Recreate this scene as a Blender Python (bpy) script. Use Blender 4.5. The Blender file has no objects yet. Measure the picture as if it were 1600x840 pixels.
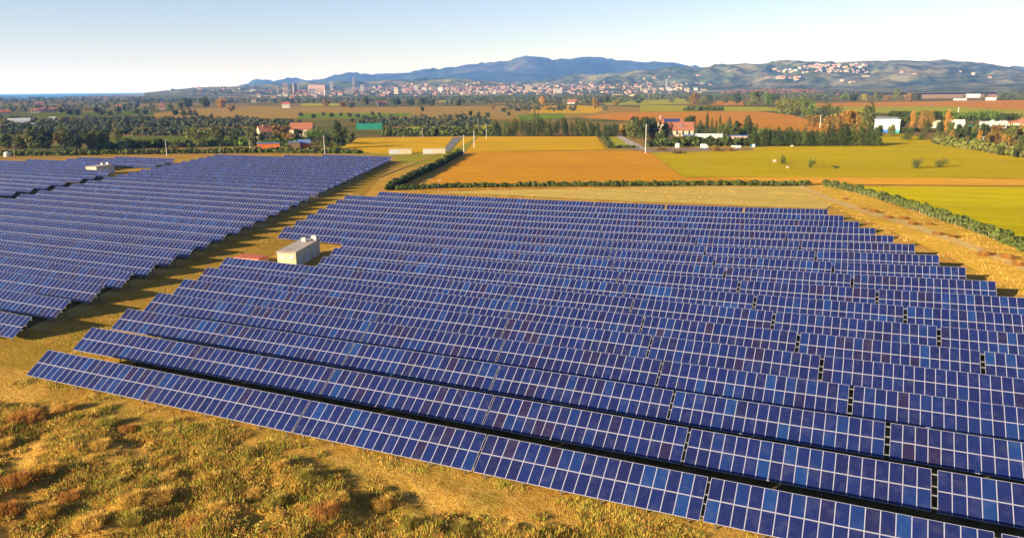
import bpy, bmesh, math, random
import numpy as np
from mathutils import Vector, Matrix, noise as mnoise
from mathutils.bvhtree import BVHTree
random.seed(7); rng = np.random.default_rng(11)
S = bpy.context.scene
COL = S.collection

# ------------------------------------------------------------------ camera
F_PX, PITCH, ROLL, YAW, CAMH = 1200.26, 0.230486, -0.0094495, -0.426876, 29.368
def _basis():
    fw = np.array([math.sin(YAW)*math.cos(PITCH), math.cos(YAW)*math.cos(PITCH), -math.sin(PITCH)])
    rt = np.array([math.cos(YAW), -math.sin(YAW), 0.0]); up = np.cross(rt, fw)
    return fw, rt*math.cos(ROLL)+up*math.sin(ROLL), -rt*math.sin(ROLL)+up*math.cos(ROLL)
FW, RT, UP = _basis()
cam_d = bpy.data.cameras.new('camera'); cam = bpy.data.objects.new('camera', cam_d); COL.objects.link(cam)
cam_d.sensor_width = 36.0; cam_d.lens = F_PX/1600*36.0; cam_d.clip_start = 0.5; cam_d.clip_end = 120000
M = Matrix(((RT[0], UP[0], -FW[0], 0), (RT[1], UP[1], -FW[1], 0), (RT[2], UP[2], -FW[2], CAMH), (0, 0, 0, 1)))
cam.matrix_world = M; S.camera = cam

# ------------------------------------------------------------------ sky, sun, exposure
SUN_EL, SUN_AZ = math.radians(16.2), math.radians(215.5)
w = bpy.data.worlds.new('World'); S.world = w; w.use_nodes = True
nt = w.node_tree; sky = nt.nodes.new('ShaderNodeTexSky'); sky.sky_type = 'NISHITA'; sky.sun_disc = False
sky.sun_elevation = SUN_EL; sky.sun_rotation = SUN_AZ; sky.altitude = 30; sky.air_density = 1.0; sky.dust_density = 0.05; sky.ozone_density = 3.0
bg = nt.nodes['Background']; bg.inputs['Strength'].default_value = 0.06
tint = nt.nodes.new('ShaderNodeMix'); tint.data_type = 'RGBA'; tint.blend_type = 'MULTIPLY'; tint.inputs[0].default_value = 1.0
tint.inputs[7].default_value = (1.16, .96, 1.04, 1); nt.links.new(sky.outputs[0], tint.inputs[6]); nt.links.new(tint.outputs[2], bg.inputs['Color'])
sd = bpy.data.lights.new('sun', 'SUN'); sd.energy = 5.0; sd.angle = math.radians(0.5); sd.color = (1.0, 0.87, 0.66)
sun = bpy.data.objects.new('sun', sd); COL.objects.link(sun); sun.location = (-60, -80, 120)
sdir = Vector((-math.sin(SUN_AZ)*math.cos(SUN_EL), -math.cos(SUN_AZ)*math.cos(SUN_EL), -math.sin(SUN_EL)))
sun.rotation_euler = sdir.to_track_quat('-Z', 'Y').to_euler()
S.view_settings.view_transform = 'Standard'; S.view_settings.look = 'None'; S.view_settings.gamma = 1
S.view_settings.exposure = 1.45
S.render.engine = 'CYCLES'; S.cycles.use_denoising = True
S.cycles.max_bounces = 5; S.cycles.diffuse_bounces = 1; S.cycles.glossy_bounces = 2; S.cycles.volume_bounces = 1
S.cycles.transparent_max_bounces = 4

# ------------------------------------------------------------------ terrain and pixel -> ground
A_Y = ([0, 60, 73, 87, 94, 100, 107, 114, 121, 135, 150, 165, 174, 190, 215], [0, 0, .35, .65, 1.0, 1.4, 1.75, 1.95, 2.07, 2.2, 1.98, 1.6, 1.38, .7, 0])
def zg(x, y):
    a = np.interp(y, *A_Y)
    if np.all(a == 0): return a*0.0
    xl = -78-.392*(y-50.8); xr = 17.62+.385*(114.1-y)
    t = np.clip((x-xl)/(xr-xl), 0, 1.12)
    return a*t**2.5*np.clip((130-x)/60, 0, 1)
def ray(px, py): return FW*F_PX+RT*(px-800)+UP*(420-py)
def atz(px, py, z):
    d = ray(px, py); t = (z-CAMH)/d[2]; return d[0]*t, d[1]*t
def at(px, py):
    z = 0.0
    for _ in range(5):
        x, y = atz(px, py, z); z = float(zg(x, y))
    return x, y, z
def project(x, y, z):
    v = np.array([x, y, z-CAMH]); d = v@FW
    return 800+F_PX*(v@RT)/d, 420-F_PX*(v@UP)/d, d
def y_h(px): return 146.0-0.0094*px

ORDS = ['first','second','third','fourth','fifth','sixth','seventh','eighth','ninth','tenth','eleventh','twelfth','thirteenth','fourteenth','fifteenth','sixteenth','seventeenth','eighteenth','nineteenth','twentieth']
def O(n):                      # 1 -> first
    if n <= 20: return ORDS[n-1]
    t, u = divmod(n, 10)
    tens = {2: 'twenty', 3: 'thirty', 4: 'forty', 5: 'fifty', 6: 'sixty', 7: 'seventy', 8: 'eighty', 9: 'ninety'}
    if u == 0: return {30: 'thirtieth', 40: 'fortieth', 50: 'fiftieth', 60: 'sixtieth', 70: 'seventieth', 80: 'eightieth', 90: 'ninetieth'}[n]
    return tens[t]+'-'+ORDS[u-1]

# ------------------------------------------------------------------ materials
MAT = {}
def node_mat(name):
    m = bpy.data.materials.new(name); m.use_nodes = True; MAT[name] = m
    n = m.node_tree; b = n.nodes['Principled BSDF']; return m, n, b
def ramp(n, src, stops):
    r = n.nodes.new('ShaderNodeValToRGB'); e = r.color_ramp.elements
    while len(e) < len(stops): e.new(0.5)
    for el, (p, c) in zip(e, stops): el.position = p; el.color = (*c, 1)
    n.links.new(src, r.inputs[0]); return r.outputs[0]
def pos(n): return n.nodes.new('ShaderNodeNewGeometry').outputs['Position']
def noise(n, vec, scale, detail=4, rough=.55, stretch=None):
    if stretch:
        mp = n.nodes.new('ShaderNodeMapping'); mp.inputs['Scale'].default_value = stretch[:3]
        if len(stretch) > 3: mp.inputs['Rotation'].default_value[2] = stretch[3]
        n.links.new(vec, mp.inputs[0]); vec = mp.outputs[0]
    t = n.nodes.new('ShaderNodeTexNoise'); t.inputs['Scale'].default_value = scale; t.inputs['Detail'].default_value = detail; t.inputs['Roughness'].default_value = rough
    n.links.new(vec, t.inputs['Vector']); return t.outputs['Fac']
def mix(n, fac, a, b, typ='MIX'):
    x = n.nodes.new('ShaderNodeMix'); x.data_type = 'RGBA'; x.blend_type = typ
    if isinstance(fac, (int, float)): x.inputs[0].default_value = fac
    else: n.links.new(fac, x.inputs[0])
    for i, v in ((6, a), (7, b)):
        if isinstance(v, tuple): x.inputs[i].default_value = (*v, 1)
        else: n.links.new(v, x.inputs[i])
    return x.outputs[2]
def math_(n, op, a, b=None, c=None):
    x = n.nodes.new('ShaderNodeMath'); x.operation = op
    for i, v in enumerate((a, b, c)):
        if v is None: continue
        if isinstance(v, (int, float)): x.inputs[i].default_value = v
        else: n.links.new(v, x.inputs[i])
    return x.outputs[0]
def bump(n, b, h, dist, strength=1.0):
    x = n.nodes.new('ShaderNodeBump'); x.inputs['Distance'].default_value = dist; x.inputs['Strength'].default_value = strength
    n.links.new(h, x.inputs['Height']); n.links.new(x.outputs[0], b.inputs['Normal'])
def simple(name, col, rough=.8, var=.15, scale=1.5, metal=0.0):
    m, n, b = node_mat(name)
    f = noise(n, pos(n), scale, 3)
    c = ramp(n, f, [(0.3, tuple(v*(1-var) for v in col)), (0.7, tuple(min(1, v*(1+var)) for v in col))])
    n.links.new(c, b.inputs['Base Color']); b.inputs['Roughness'].default_value = rough; b.inputs['Metallic'].default_value = metal
    b.inputs['Specular IOR Level'].default_value = .3
    return m
def field_mat(name, c0, c1, c2, ang=0.0, scale=.02, fine=.35, line=None):
    """a field: broad patches, streaks along the working direction, fine grain"""
    m, n, b = node_mat(name); p = pos(n)
    a = noise(n, p, scale, 5, .6); s = noise(n, p, .35, 3, .5, (.06, 1, 1, ang)); g = noise(n, p, 1.6, 4, .7)
    c = ramp(n, a, [(.36, c0), (.5, c1), (.62, c2)])
    br = noise(n, p, .022, 6, .7, (.35, 1, 1, ang))
    c = mix(n, ramp(n, br, [(.44, (0, 0, 0)), (.58, (.7, .7, .7))]), c, tuple(v*.62 for v in c2))
    md = noise(n, p, .13, 5, .7, (.5, 1, 1, ang))
    c = mix(n, ramp(n, md, [(.40, (.45, .45, .45)), (.56, (0, 0, 0))]), c, tuple(v*.6 for v in c0))
    c = mix(n, .45, c, ramp(n, s, [(.35, tuple(v*.72 for v in c1)), (.65, tuple(min(1, v*1.25) for v in c1))]))
    c = mix(n, fine, c, ramp(n, g, [(.3, tuple(v*.55 for v in c1)), (.7, tuple(min(1, v*1.35) for v in c2))]))
    sp = n.nodes.new('ShaderNodeSeparateXYZ'); n.links.new(p, sp.inputs[0])
    tl = math_(n, 'ADD', math_(n, 'MULTIPLY', sp.outputs[0], -math.sin(ang)), math_(n, 'MULTIPLY', sp.outputs[1], math.cos(ang)))
    wob = math_(n, 'MULTIPLY', noise(n, p, .03, 2), 6.0)
    t1 = math_(n, 'FRACT', math_(n, 'MULTIPLY', math_(n, 'ADD', tl, wob), 1/9.0))
    ln = math_(n, 'MULTIPLY', math_(n, 'LESS_THAN', t1, .09), .30)
    c = mix(n, ln, c, tuple(v*.55 for v in c1))
    n.links.new(c, b.inputs['Base Color']); b.inputs['Roughness'].default_value = 1; b.inputs['Specular IOR Level'].default_value = 0
    bump(n, b, g, .25, .6)
    return m

# rough ground: dry golden grass, green patches, bare soil
m, n, b = node_mat('dry_ground'); p = pos(n)
a = noise(n, p, .11, 6, .65); g = noise(n, p, 1.3, 6, .75); gr = noise(n, p, .23, 5, .6); f = noise(n, p, 6, 3, .7)
c = ramp(n, a, [(.3, (.30, .13, .02)), (.45, (.50, .25, .04)), (.55, (.62, .36, .07)), (.7, (.44, .25, .035))])
c = mix(n, ramp(n, gr, [(.49, (0, 0, 0)), (.60, (.8, .8, .8))]), c, (.22, .20, .02))
c = mix(n, .5, c, ramp(n, g, [(.3, (.22, .11, .015)), (.5, (.56, .29, .05)), (.68, (.80, .50, .14))]))
c = mix(n, ramp(n, f, [(.38, (.6, .6, .6)), (.52, (0, 0, 0))]), c, (.16, .075, .012))
far = noise(n, p, .006, 6, .6)
fc = ramp(n, far, [(.35, (.06, .075, .02)), (.47, (.13, .12, .03)), (.55, (.26, .15, .045)), (.66, (.10, .12, .03))])
sx = n.nodes.new('ShaderNodeVectorMath'); sx.operation = 'LENGTH'; n.links.new(p, sx.inputs[0])
fd = n.nodes.new('ShaderNodeMapRange'); n.links.new(sx.outputs['Value'], fd.inputs[0]); fd.inputs[1].default_value = 330; fd.inputs[2].default_value = 480
c = mix(n, fd.outputs[0], c, fc)
n.links.new(c, b.inputs['Base Color']); b.inputs['Roughness'].default_value = 1; b.inputs['Specular IOR Level'].default_value = 0
bump(n, b, math_(n, 'ADD', g, math_(n, 'MULTIPLY', f, .4)), .5, .8)

# ang is the direction of the drill lines
field_mat('stubble', (.46, .19, .014), (.56, .235, .014), (.60, .29, .03), 1.35)
field_mat('stubble_yellow', (.52, .27, .012), (.60, .32, .012), (.55, .33, .018), 1.2)
field_mat('meadow', (.48, .28, .01), (.54, .35, .008), (.35, .31, .012), .05)
field_mat('bright_meadow', (.50, .39, .006), (.56, .42, .005), (.42, .36, .01), .05, fine=.25)
field_mat('tan_strip', (.62, .29, .03), (.70, .33, .03), (.66, .34, .05), .0)
field_mat('verge', (.56, .32, .07), (.66, .43, .13), (.44, .32, .05), 0, .12, .6)
field_mat('verge_gold', (.56, .29, .03), (.66, .37, .05), (.52, .32, .03), -.7, .12, .5)
field_mat('red_soil', (.42, .16, .02), (.54, .21, .025), (.50, .22, .04), .6)
field_mat('green_field', (.10, .16, .015), (.14, .21, .02), (.20, .24, .02), .1)
field_mat('lime_field', (.30, .29, .02), (.37, .34, .03), (.33, .28, .03), .1)
field_mat('brown_field', (.28, .17, .04), (.36, .21, .045), (.30, .20, .05), .1)
field_mat('pale_far', (.45, .26, .14), (.5, .29, .15), (.4, .24, .12), .1)
field_mat('green_verge', (.20, .20, .02), (.27, .25, .025), (.33, .25, .03), .1, .1, .5)
field_mat('dark_turf', (.07, .10, .015), (.10, .13, .02), (.14, .14, .02), .1)
field_mat('track', (.34, .19, .05), (.42, .26, .08), (.32, .21, .05), -.37, .2, .45)
field_mat('sandy_track', (.50, .30, .08), (.60, .40, .14), (.54, .36, .12), -.9, .2, .4)
simple('asphalt', (.15, .13, .105), .9, .2, .5)
simple('gravel', (.36, .27, .20), .95, .3, .6)
simple('yard', (.22, .14, .08), .95, .5, .25)

m, n, b = node_mat('sea'); f = noise(n, pos(n), .004, 4)
n.links.new(ramp(n, f, [(.3, (.004, .10, .22)), (.7, (.008, .15, .28))]), b.inputs['Base Color']); b.inputs['Roughness'].default_value = .5; b.inputs['Specular IOR Level'].default_value = .2

m, n, b = node_mat('hill_forest'); p = pos(n)
a = noise(n, p, .0030, 7, .7); g = noise(n, p, .012, 6, .75)
c = ramp(n, a, [(.34, (.020, .040, .016)), (.47, (.07, .09, .035)), (.55, (.26, .21, .10)), (.68, (.46, .34, .20))])
c = mix(n, .5, c, ramp(n, g, [(.42, (.010, .022, .012)), (.56, (.12, .13, .06)), (.7, (.28, .22, .13))]))
n.links.new(c, b.inputs['Base Color']); b.inputs['Roughness'].default_value = 1; b.inputs['Specular IOR Level'].default_value = 0

m, n, b = node_mat('mountain_forest'); p = pos(n)
a = noise(n, p, .0016, 7, .68)
n.links.new(ramp(n, a, [(.36, (.012, .026, .016)), (.52, (.025, .042, .022)), (.60, (.07, .07, .04)), (.7, (.14, .11, .07))]), b.inputs['Base Color']); b.inputs['Roughness'].default_value = 1; b.inputs['Specular IOR Level'].default_value = 0
# solar glass
m, n, b = node_mat('solar_glass')
oi = n.nodes.new('ShaderNodeObjectInfo'); at_ = n.nodes.new('ShaderNodeAttribute'); at_.attribute_name = 'cell'
cb = n.nodes.new('ShaderNodeCombineXYZ'); n.links.new(at_.outputs['Fac'], cb.inputs[0])
n.links.new(math_(n, 'MULTIPLY', oi.outputs['Random'], 917.3), cb.inputs[1])
wn = n.nodes.new('ShaderNodeTexWhiteNoise'); wn.noise_dimensions = '3D'; n.links.new(cb.outputs[0], wn.inputs['Vector'])
clu = noise(n, pos(n), .045, 2, .5)
sel = math_(n, 'ADD', wn.outputs['Value'], math_(n, 'MULTIPLY', math_(n, 'SUBTRACT', clu, .5), .6))
c = ramp(n, sel, [(.0, (.004, .027, .122)), (.06, (.0035, .018, .096)), (.18, (.0035, .0115, .080)), (.5, (.0035, .0085, .066)), (.88, (.004, .0072, .055)), (.965, (.007, .0065, .044)), (1.0, (.0125, .0075, .038))])
uv = n.nodes.new('ShaderNodeUVMap'); uv.uv_map = 'UVMap'; su = n.nodes.new('ShaderNodeSeparateXYZ'); n.links.new(uv.outputs[0], su.inputs[0])
def lines(src, k, wd):
    fr = math_(n, 'FRACT', math_(n, 'MULTIPLY', src, k)); return math_(n, 'LESS_THAN', fr, wd)
gl = math_(n, 'MAXIMUM', lines(su.outputs[0], 6, .07), lines(su.outputs[1], 10, .06))
bb = lines(math_(n, 'ADD', su.outputs[0], .043), 12, .05)
c = mix(n, math_(n, 'MULTIPLY', gl, .10), c, (.30, .33, .50)); c = mix(n, math_(n, 'MULTIPLY', bb, .13), c, (.45, .45, .5))
dz = noise(n, pos(n), 1.1, 4, .7); c = mix(n, ramp(n, dz, [(.5, (0, 0, 0)), (.85, (.10, .10, .10))]), c, (.30, .28, .30))
n.links.new(c, b.inputs['Base Color']); b.inputs['Roughness'].default_value = .22; b.inputs['Specular IOR Level'].default_value = .38

simple('alu_frame', (.34, .33, .40), .45, .06, 2, .0)
simple('galvanised', (.20, .19, .18), .5, .15, 3, .0)
simple('dark_metal', (.10, .09, .085), .6, .2, 3, .3)
simple('plaster_cream', (.52, .42, .27), .9, .12, .6)
simple('plaster_white', (.50, .47, .42), .9, .08, .6)
simple('plaster_grey', (.5, .5, .48), .9, .1, .6)
simple('plaster_pink', (.46, .29, .22), .9, .15, .6)
simple('cabin_roof', (.36, .29, .24), .9, .2, 1.2)
simple('orange_paint', (.66, .16, .03), .8, .15, 1)
simple('blue_roof', (.12, .18, .34), .5, .2, .6)
simple('red_roof', (.42, .10, .05), .85, .25, 1)
simple('greenhouse_green', (.02, .17, .10), .5, .2, .4)
simple('greenhouse_white', (.50, .48, .45), .5, .1, .4)
simple('dark_void', (.03, .03, .035), .5, .2, 1)
simple('wood', (.22, .14, .08), .9, .2, 3)
simple('bark', (.12, .08, .05), .95, .25, 3)
simple('pale_pole', (.50, .46, .40), .8, .1, 1)
simple('rut_soil', (.34, .17, .04), 1.0, .35, 1.2)
simple('stake', (.26, .22, .14), .9, .3, 3)
simple('blue_plastic', (.03, .14, .5), .5, .1, 1)
simple('teal_paint', (.02, .32, .30), .6, .15, .5)
simple('stone', (.42, .30, .2), .95, .25, 1.2)
m, n, b = node_mat('tile_roof'); p = pos(n)
wv = noise(n, p, 2.0, 4, .7); a = noise(n, p, .3, 3)
c = mix(n, .5, ramp(n, wv, [(.3, (.16, .055, .025)), (.7, (.42, .15, .07))]), ramp(n, a, [(.3, (.24, .075, .035)), (.7, (.40, .14, .07))]))
n.links.new(c, b.inputs['Base Color']); b.inputs['Roughness'].default_value = .95; bump(n, b, wv, .1)
# apartment wall: rows of windows as the wall's own pattern
def town_mat(name, wall):
    m, n, b = node_mat(name); tc = n.nodes.new('ShaderNodeTexCoord'); sp = n.nodes.new('ShaderNodeSeparateXYZ'); n.links.new(tc.outputs['UV'], sp.inputs[0])
    def band(s, lo, hi):
        fr = math_(n, 'FRACT', s); return math_(n, 'MULTIPLY', math_(n, 'GREATER_THAN', fr, lo), math_(n, 'LESS_THAN', fr, hi))
    k = math_(n, 'MULTIPLY', band(sp.outputs[0], .3, .7), band(sp.outputs[1], .35, .75))
    f = noise(n, pos(n), .02, 3); c = ramp(n, f, [(.3, tuple(v*.8 for v in wall)), (.7, wall)])
    n.links.new(mix(n, k, c, (.08, .08, .09)), b.inputs['Base Color']); b.inputs['Roughness'].default_value = .9
simple('town_tan', (.28, .21, .15), .9, .3, .02); simple('town_pale', (.36, .31, .26), .9, .2, .02)
town_mat('town_cream', (.40, .31, .21)); town_mat('town_white', (.44, .40, .34)); town_mat('town_pink', (.36, .24, .18)); town_mat('town_grey', (.28, .25, .21))

def leaf_mat(name, dark, lite, var=.5, scale=.5):
    m, n, b = node_mat(name)
    oi = n.nodes.new('ShaderNodeObjectInfo'); f = noise(n, pos(n), scale, 3, .6)
    gi = n.nodes.new('ShaderNodeNewGeometry')
    s = math_(n, 'ADD', math_(n, 'MULTIPLY', oi.outputs['Random'], .35), math_(n, 'ADD', math_(n, 'MULTIPLY', f, .45), math_(n, 'MULTIPLY', gi.outputs['Random Per Island'], .35)))
    n.links.new(ramp(n, s, [(.3, dark), (.75, lite)]), b.inputs['Base Color']); b.inputs['Roughness'].default_value = .8; b.inputs['Specular IOR Level'].default_value = .15
    if name == 'blade' or 'scrub' in name:
        tr = n.nodes.new('ShaderNodeBsdfTranslucent'); mx = n.nodes.new('ShaderNodeMixShader'); mx.inputs[0].default_value = .42; out = n.nodes['Material Output']
        n.links.new(b.inputs['Base Color'].links[0].from_socket, tr.inputs['Color']); n.links.new(b.outputs[0], mx.inputs[1]); n.links.new(tr.outputs[0], mx.inputs[2]); n.links.new(mx.outputs[0], out.inputs['Surface'])
leaf_mat('leaf_dark', (.018, .034, .007), (.07, .085, .014))
leaf_mat('leaf_olive', (.05, .06, .012), (.15, .15, .03))
leaf_mat('leaf_green', (.05, .085, .012), (.13, .18, .025))
leaf_mat('leaf_brown', (.12, .07, .015), (.30, .17, .03))
leaf_mat('leaf_orange', (.28, .12, .015), (.50, .25, .03))
leaf_mat('leaf_yellow', (.22, .18, .02), (.42, .34, .04))
leaf_mat('leaf_grey', (.05, .06, .025), (.14, .15, .06))
leaf_mat('leaf_hedge', (.035, .05, .010), (.10, .12, .02))
leaf_mat('leaf_scrub', (.42, .22, .03), (.80, .52, .12), scale=.8)
leaf_mat('leaf_scrub_green', (.20, .17, .02), (.50, .38, .07), scale=.8)
leaf_mat('leaf_scrub_red', (.30, .12, .02), (.60, .30, .07), scale=.8)
leaf_mat('blade', (.55, .28, .035), (.92, .58, .15), scale=.4)
leaf_mat('leaf_moss', (.17, .19, .018), (.44, .40, .05), scale=.4)
leaf_mat('leaf_tuft', (.40, .20, .03), (.75, .45, .10), scale=.5)
leaf_mat('far_wood', (.025, .04, .015), (.09, .10, .03), scale=.01)
leaf_mat('far_wood_brown', (.12, .06, .03), (.28, .14, .06), scale=.01)

# ------------------------------------------------------------------ object helpers
def link(name, me, parent=None):
    o = bpy.data.objects.new(name, me); COL.objects.link(o)
    if parent is not None: o.parent = parent
    return o
def tag(o, label, cat, group=None):
    o['label'] = label; o['category'] = cat
    if group: o['group'] = group
    return o
def struct(o): o['kind'] = 'structure'; return o
def mesh(name, verts, faces, mats, midx=None, smooth=False):
    me = bpy.data.meshes.new(name); me.from_pydata([tuple(map(float, v)) for v in verts], [], faces)
    for k in mats: me.materials.append(MAT[k])
    if midx is not None: me.polygons.foreach_set('material_index', np.array(midx, dtype=np.int32))
    if smooth: me.polygons.foreach_set('use_smooth', [True]*len(me.polygons))
    me.update(); return me
def fast_mesh(name, V, nper, mats, midx=None):
    """V: (n_faces*nper, 3) unshared corners"""
    me = bpy.data.meshes.new(name); V = np.asarray(V, np.float32); nf = len(V)//nper
    me.vertices.add(len(V)); me.vertices.foreach_set('co', V.ravel())
    me.loops.add(len(V)); me.loops.foreach_set('vertex_index', np.arange(len(V), dtype=np.int32))
    me.polygons.add(nf); me.polygons.foreach_set('loop_start', np.arange(nf, dtype=np.int32)*nper)
    try: me.polygons.foreach_set('loop_total', np.full(nf, nper, np.int32))
    except Exception: pass
    for k in mats: me.materials.append(MAT[k])
    if midx is not None: me.polygons.foreach_set('material_index', np.asarray(midx, np.int32))
    me.update(calc_edges=True); return me
class MB:
    def __init__(s): s.v = []; s.f = []; s.m = []; s.uv = []
    def quad(s, pts, m=0, uv=None):
        k = len(s.v); s.v += [tuple(p) for p in pts]; s.f.append(tuple(range(k, k+len(pts)))); s.m.append(m); s.uv.append(uv or [(0, 0)]*len(pts))
    def box(s, x0, x1, y0, y1, z0, z1, m=0, top=None, uvs=None):
        P = [(x0, y0, z0), (x1, y0, z0), (x1, y1, z0), (x0, y1, z0), (x0, y0, z1), (x1, y0, z1), (x1, y1, z1), (x0, y1, z1)]
        for q, w_ in (((0, 1, 5, 4), x1-x0), ((1, 2, 6, 5), y1-y0), ((2, 3, 7, 6), x1-x0), ((3, 0, 4, 7), y1-y0)):
            a, h = (w_/3.2, (z1-z0)/3.0) if uvs else (0, 0)
            s.quad([P[i] for i in q], m, [(0, 0), (a, 0), (a, h), (0, h)])
        s.quad([P[i] for i in (4, 5, 6, 7)], m if top is None else top); s.quad([P[i] for i in (3, 2, 1, 0)], m)
    def gable(s, x0, x1, y0, y1, z, h, m=0, over=.3, wall=None):
        ym = (y0+y1)/2; t = .14
        if wall is not None:
            s.quad([(x0, y0, z), (x0, ym, z+h*.97), (x0, y1, z)], wall); s.quad([(x1, y0, z), (x1, y1, z), (x1, ym, z+h*.97)], wall)
        X0, X1, Y0, Y1 = x0-over, x1+over, y0-over, y1+over; zl = z-over*h/((y1-y0)/2)
        P = [(X0, Y0, zl), (X1, Y0, zl), (X1, ym, z+h), (X0, ym, z+h), (X1, Y1, zl), (X0, Y1, zl)]
        Q = [(a, b_, c_+t) for a, b_, c_ in P]
        for L_, r in ((P, True), (Q, False)):
            for q in ((0, 1, 2, 3), (3, 2, 4, 5)): s.quad([L_[i] for i in (q[::-1] if r else q)], m)
        for a_, b_ in ((0, 1), (1, 2), (2, 4), (4, 5), (5, 3), (3, 0)): s.quad([P[a_], P[b_], Q[b_], Q[a_]], m)
    def cyl(s, x, y, z0, z1, r0, r1, m=0, n=8, dx=0, dy=0):
        A = [(x+r0*math.cos(2*math.pi*i/n), y+r0*math.sin(2*math.pi*i/n), z0) for i in range(n)]
        B = [(x+dx+r1*math.cos(2*math.pi*i/n), y+dy+r1*math.sin(2*math.pi*i/n), z1) for i in range(n)]
        for i in range(n): s.quad([A[i], A[(i+1) % n], B[(i+1) % n], B[i]], m)
        s.quad(B, m)
    def barrel(s, x0, x1, y0, y1, z0, h, m=0, cap=0, n=10):
        c_ = (y0+y1)/2; r = (y1-y0)/2
        pts = [(c_-r*math.cos(math.pi*i/n), z0+h*math.sin(math.pi*i/n)) for i in range(n+1)]
        for a, b_ in zip(pts[:-1], pts[1:]): s.quad([(x0, a[0], a[1]), (x1, a[0], a[1]), (x1, b_[0], b_[1]), (x0, b_[0], b_[1])], m)
        s.quad([(x0, p_[0], p_[1]) for p_ in pts][::-1], cap); s.quad([(x1, p_[0], p_[1]) for p_ in pts], cap)
    def me(s, name, mats):
        me = mesh(name, s.v, s.f, mats, s.m); ul = me.uv_layers.new(name='UVMap')
        ul.data.foreach_set('uv', np.array([c_ for u in s.uv for c_ in u], np.float32).ravel()); return me
    def obj(s, name, mats, parent=None): return link(name, s.me(name, mats), parent)
def empty(name, loc, rz=0.0):
    o = bpy.data.objects.new(name, None); COL.objects.link(o); o.location = loc; o.rotation_euler = (0, 0, rz); o.empty_display_size = .5; return o
def face_cam(x, y): return -math.atan2(x, y)       # yaw that turns local +x across the line of sight

# ------------------------------------------------------------------ ground
def grid_mesh(name, xs, ys, zf, mat):
    X, Y = np.meshgrid(xs, ys); Z = zf(X, Y); nx, ny = len(xs), len(ys)
    me = bpy.data.meshes.new(name); V = np.stack([X, Y, Z], -1).reshape(-1, 3).astype(np.float32)
    i = np.arange((ny-1)*(nx-1)); r, c_ = divmod(i, nx-1); a = r*nx+c_
    F = np.stack([a, a+1, a+nx+1, a+nx], 1).astype(np.int32)
    me.vertices.add(len(V)); me.vertices.foreach_set('co', V.ravel()); me.loops.add(F.size); me.loops.foreach_set('vertex_index', F.ravel())
    me.polygons.add(len(F)); me.polygons.foreach_set('loop_start', np.arange(len(F), dtype=np.int32)*4)
    try: me.polygons.foreach_set('loop_total', np.full(len(F), 4, np.int32))
    except Exception: pass
    me.materials.append(MAT[mat]); me.polygons.foreach_set('use_smooth', [True]*len(F)); me.update(calc_edges=True); return me
def vnoise(X, Y, s, seed=0):
    """smooth value noise on arrays"""
    r = np.random.default_rng(seed).random((64, 64)); x = X*s+1000; y = Y*s+1000
    x0 = np.floor(x).astype(int); y0 = np.floor(y).astype(int); fx = x-x0; fy = y-y0; fx = fx*fx*(3-2*fx); fy = fy*fy*(3-2*fy)
    g = lambda i, j: r[i % 64, j % 64]
    return (g(x0, y0)*(1-fx)+g(x0+1, y0)*fx)*(1-fy)+(g(x0, y0+1)*(1-fx)+g(x0+1, y0+1)*fx)*fy
def fore_mask(X, Y):           # rough ground in front of the first row
    return np.clip((46.2-Y)/2.5, 0, 1)*np.clip((Y-2)/8, 0, 1)
def ground_z(X, Y):
    z = zg(X, Y); m_ = fore_mask(X, Y)
    return z+m_*((vnoise(X, Y, .28, 1)-.5)*.9+(vnoise(X, Y, .9, 2)-.5)*.35+(vnoise(X, Y, 2.3, 3)-.5)*.14)
xs = np.unique(np.concatenate([np.array([-32000, -12000, -4000, -1500, -700, -400]), np.arange(-320, -110, 6.), np.arange(-110, 30, .7), np.arange(30, 140, 4.), np.array([200, 400, 900, 2500, 9000, 32000])]))
ys = np.unique(np.concatenate([np.array([-3000, -300, -40, 0]), np.arange(4, 47, .5), np.arange(47, 230, 3.), np.array([260, 320, 450, 700, 1200, 2600, 6000, 15000, 32000, 42000])]))
struct(link('ground', grid_mesh('ground', xs, ys, ground_z, 'dry_ground')))

def sheet(name, pts, mat, off, sub=0, pixel=True):
    P = [at(*q) if pixel else (q[0], q[1], 0) for q in pts]
    bm = bmesh.new(); vs = [bm.verts.new((x, y, 0)) for x, y, z in P]; bm.faces.new(vs)
    bmesh.ops.triangulate(bm, faces=bm.faces[:])
    for _ in range(sub):
        bmesh.ops.subdivide_edges(bm, edges=[e for e in bm.edges if e.calc_length() > 9], cuts=1, use_grid_fill=True)
        bmesh.ops.triangulate(bm, faces=bm.faces[:])
    for v in bm.verts: v.co.z = (float(zg(v.co.x, v.co.y)) if name != 'rut' else float(ground_z(np.array([v.co.x]), np.array([v.co.y]))[0]))+off
    bmesh.ops.recalc_face_normals(bm, faces=bm.faces[:])
    me = bpy.data.meshes.new(name); bm.to_mesh(me); bm.free()
    if me.polygons and me.polygons[0].normal.z < 0: me.flip_normals()
    me.materials.append(MAT[mat]); return struct(link(name, me))
sheet('field', [(655, 298), (728, 237), (1010, 236), (1068, 277), (1600, 279.5), (1680, 280), (1680, 292.5), (1600, 291.5), (1290, 288), (1100, 289), (860, 293)], 'stubble', .10)
sheet('field', [(747, 213.5), (932, 213.5), (947, 234.6), (728, 237.4)], 'stubble_yellow', .16)
sheet('field', [(1012, 235.5), (1150, 231), (1300, 226), (1375, 212), (1398, 208), (1450, 216), (1600, 244), (1700, 256), (1700, 280), (1068, 276.6)], 'meadow', .17)
sheet('field', [(1068, 277.5), (1330, 278), (1700, 281), (1700, 292), (1330, 289)], 'tan_strip', .20)
sheet('field', [(1325, 292), (1600, 293), (1720, 294), (1720, 430), (1600, 383), (1450, 335)], 'bright_meadow', .14, 4)
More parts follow.
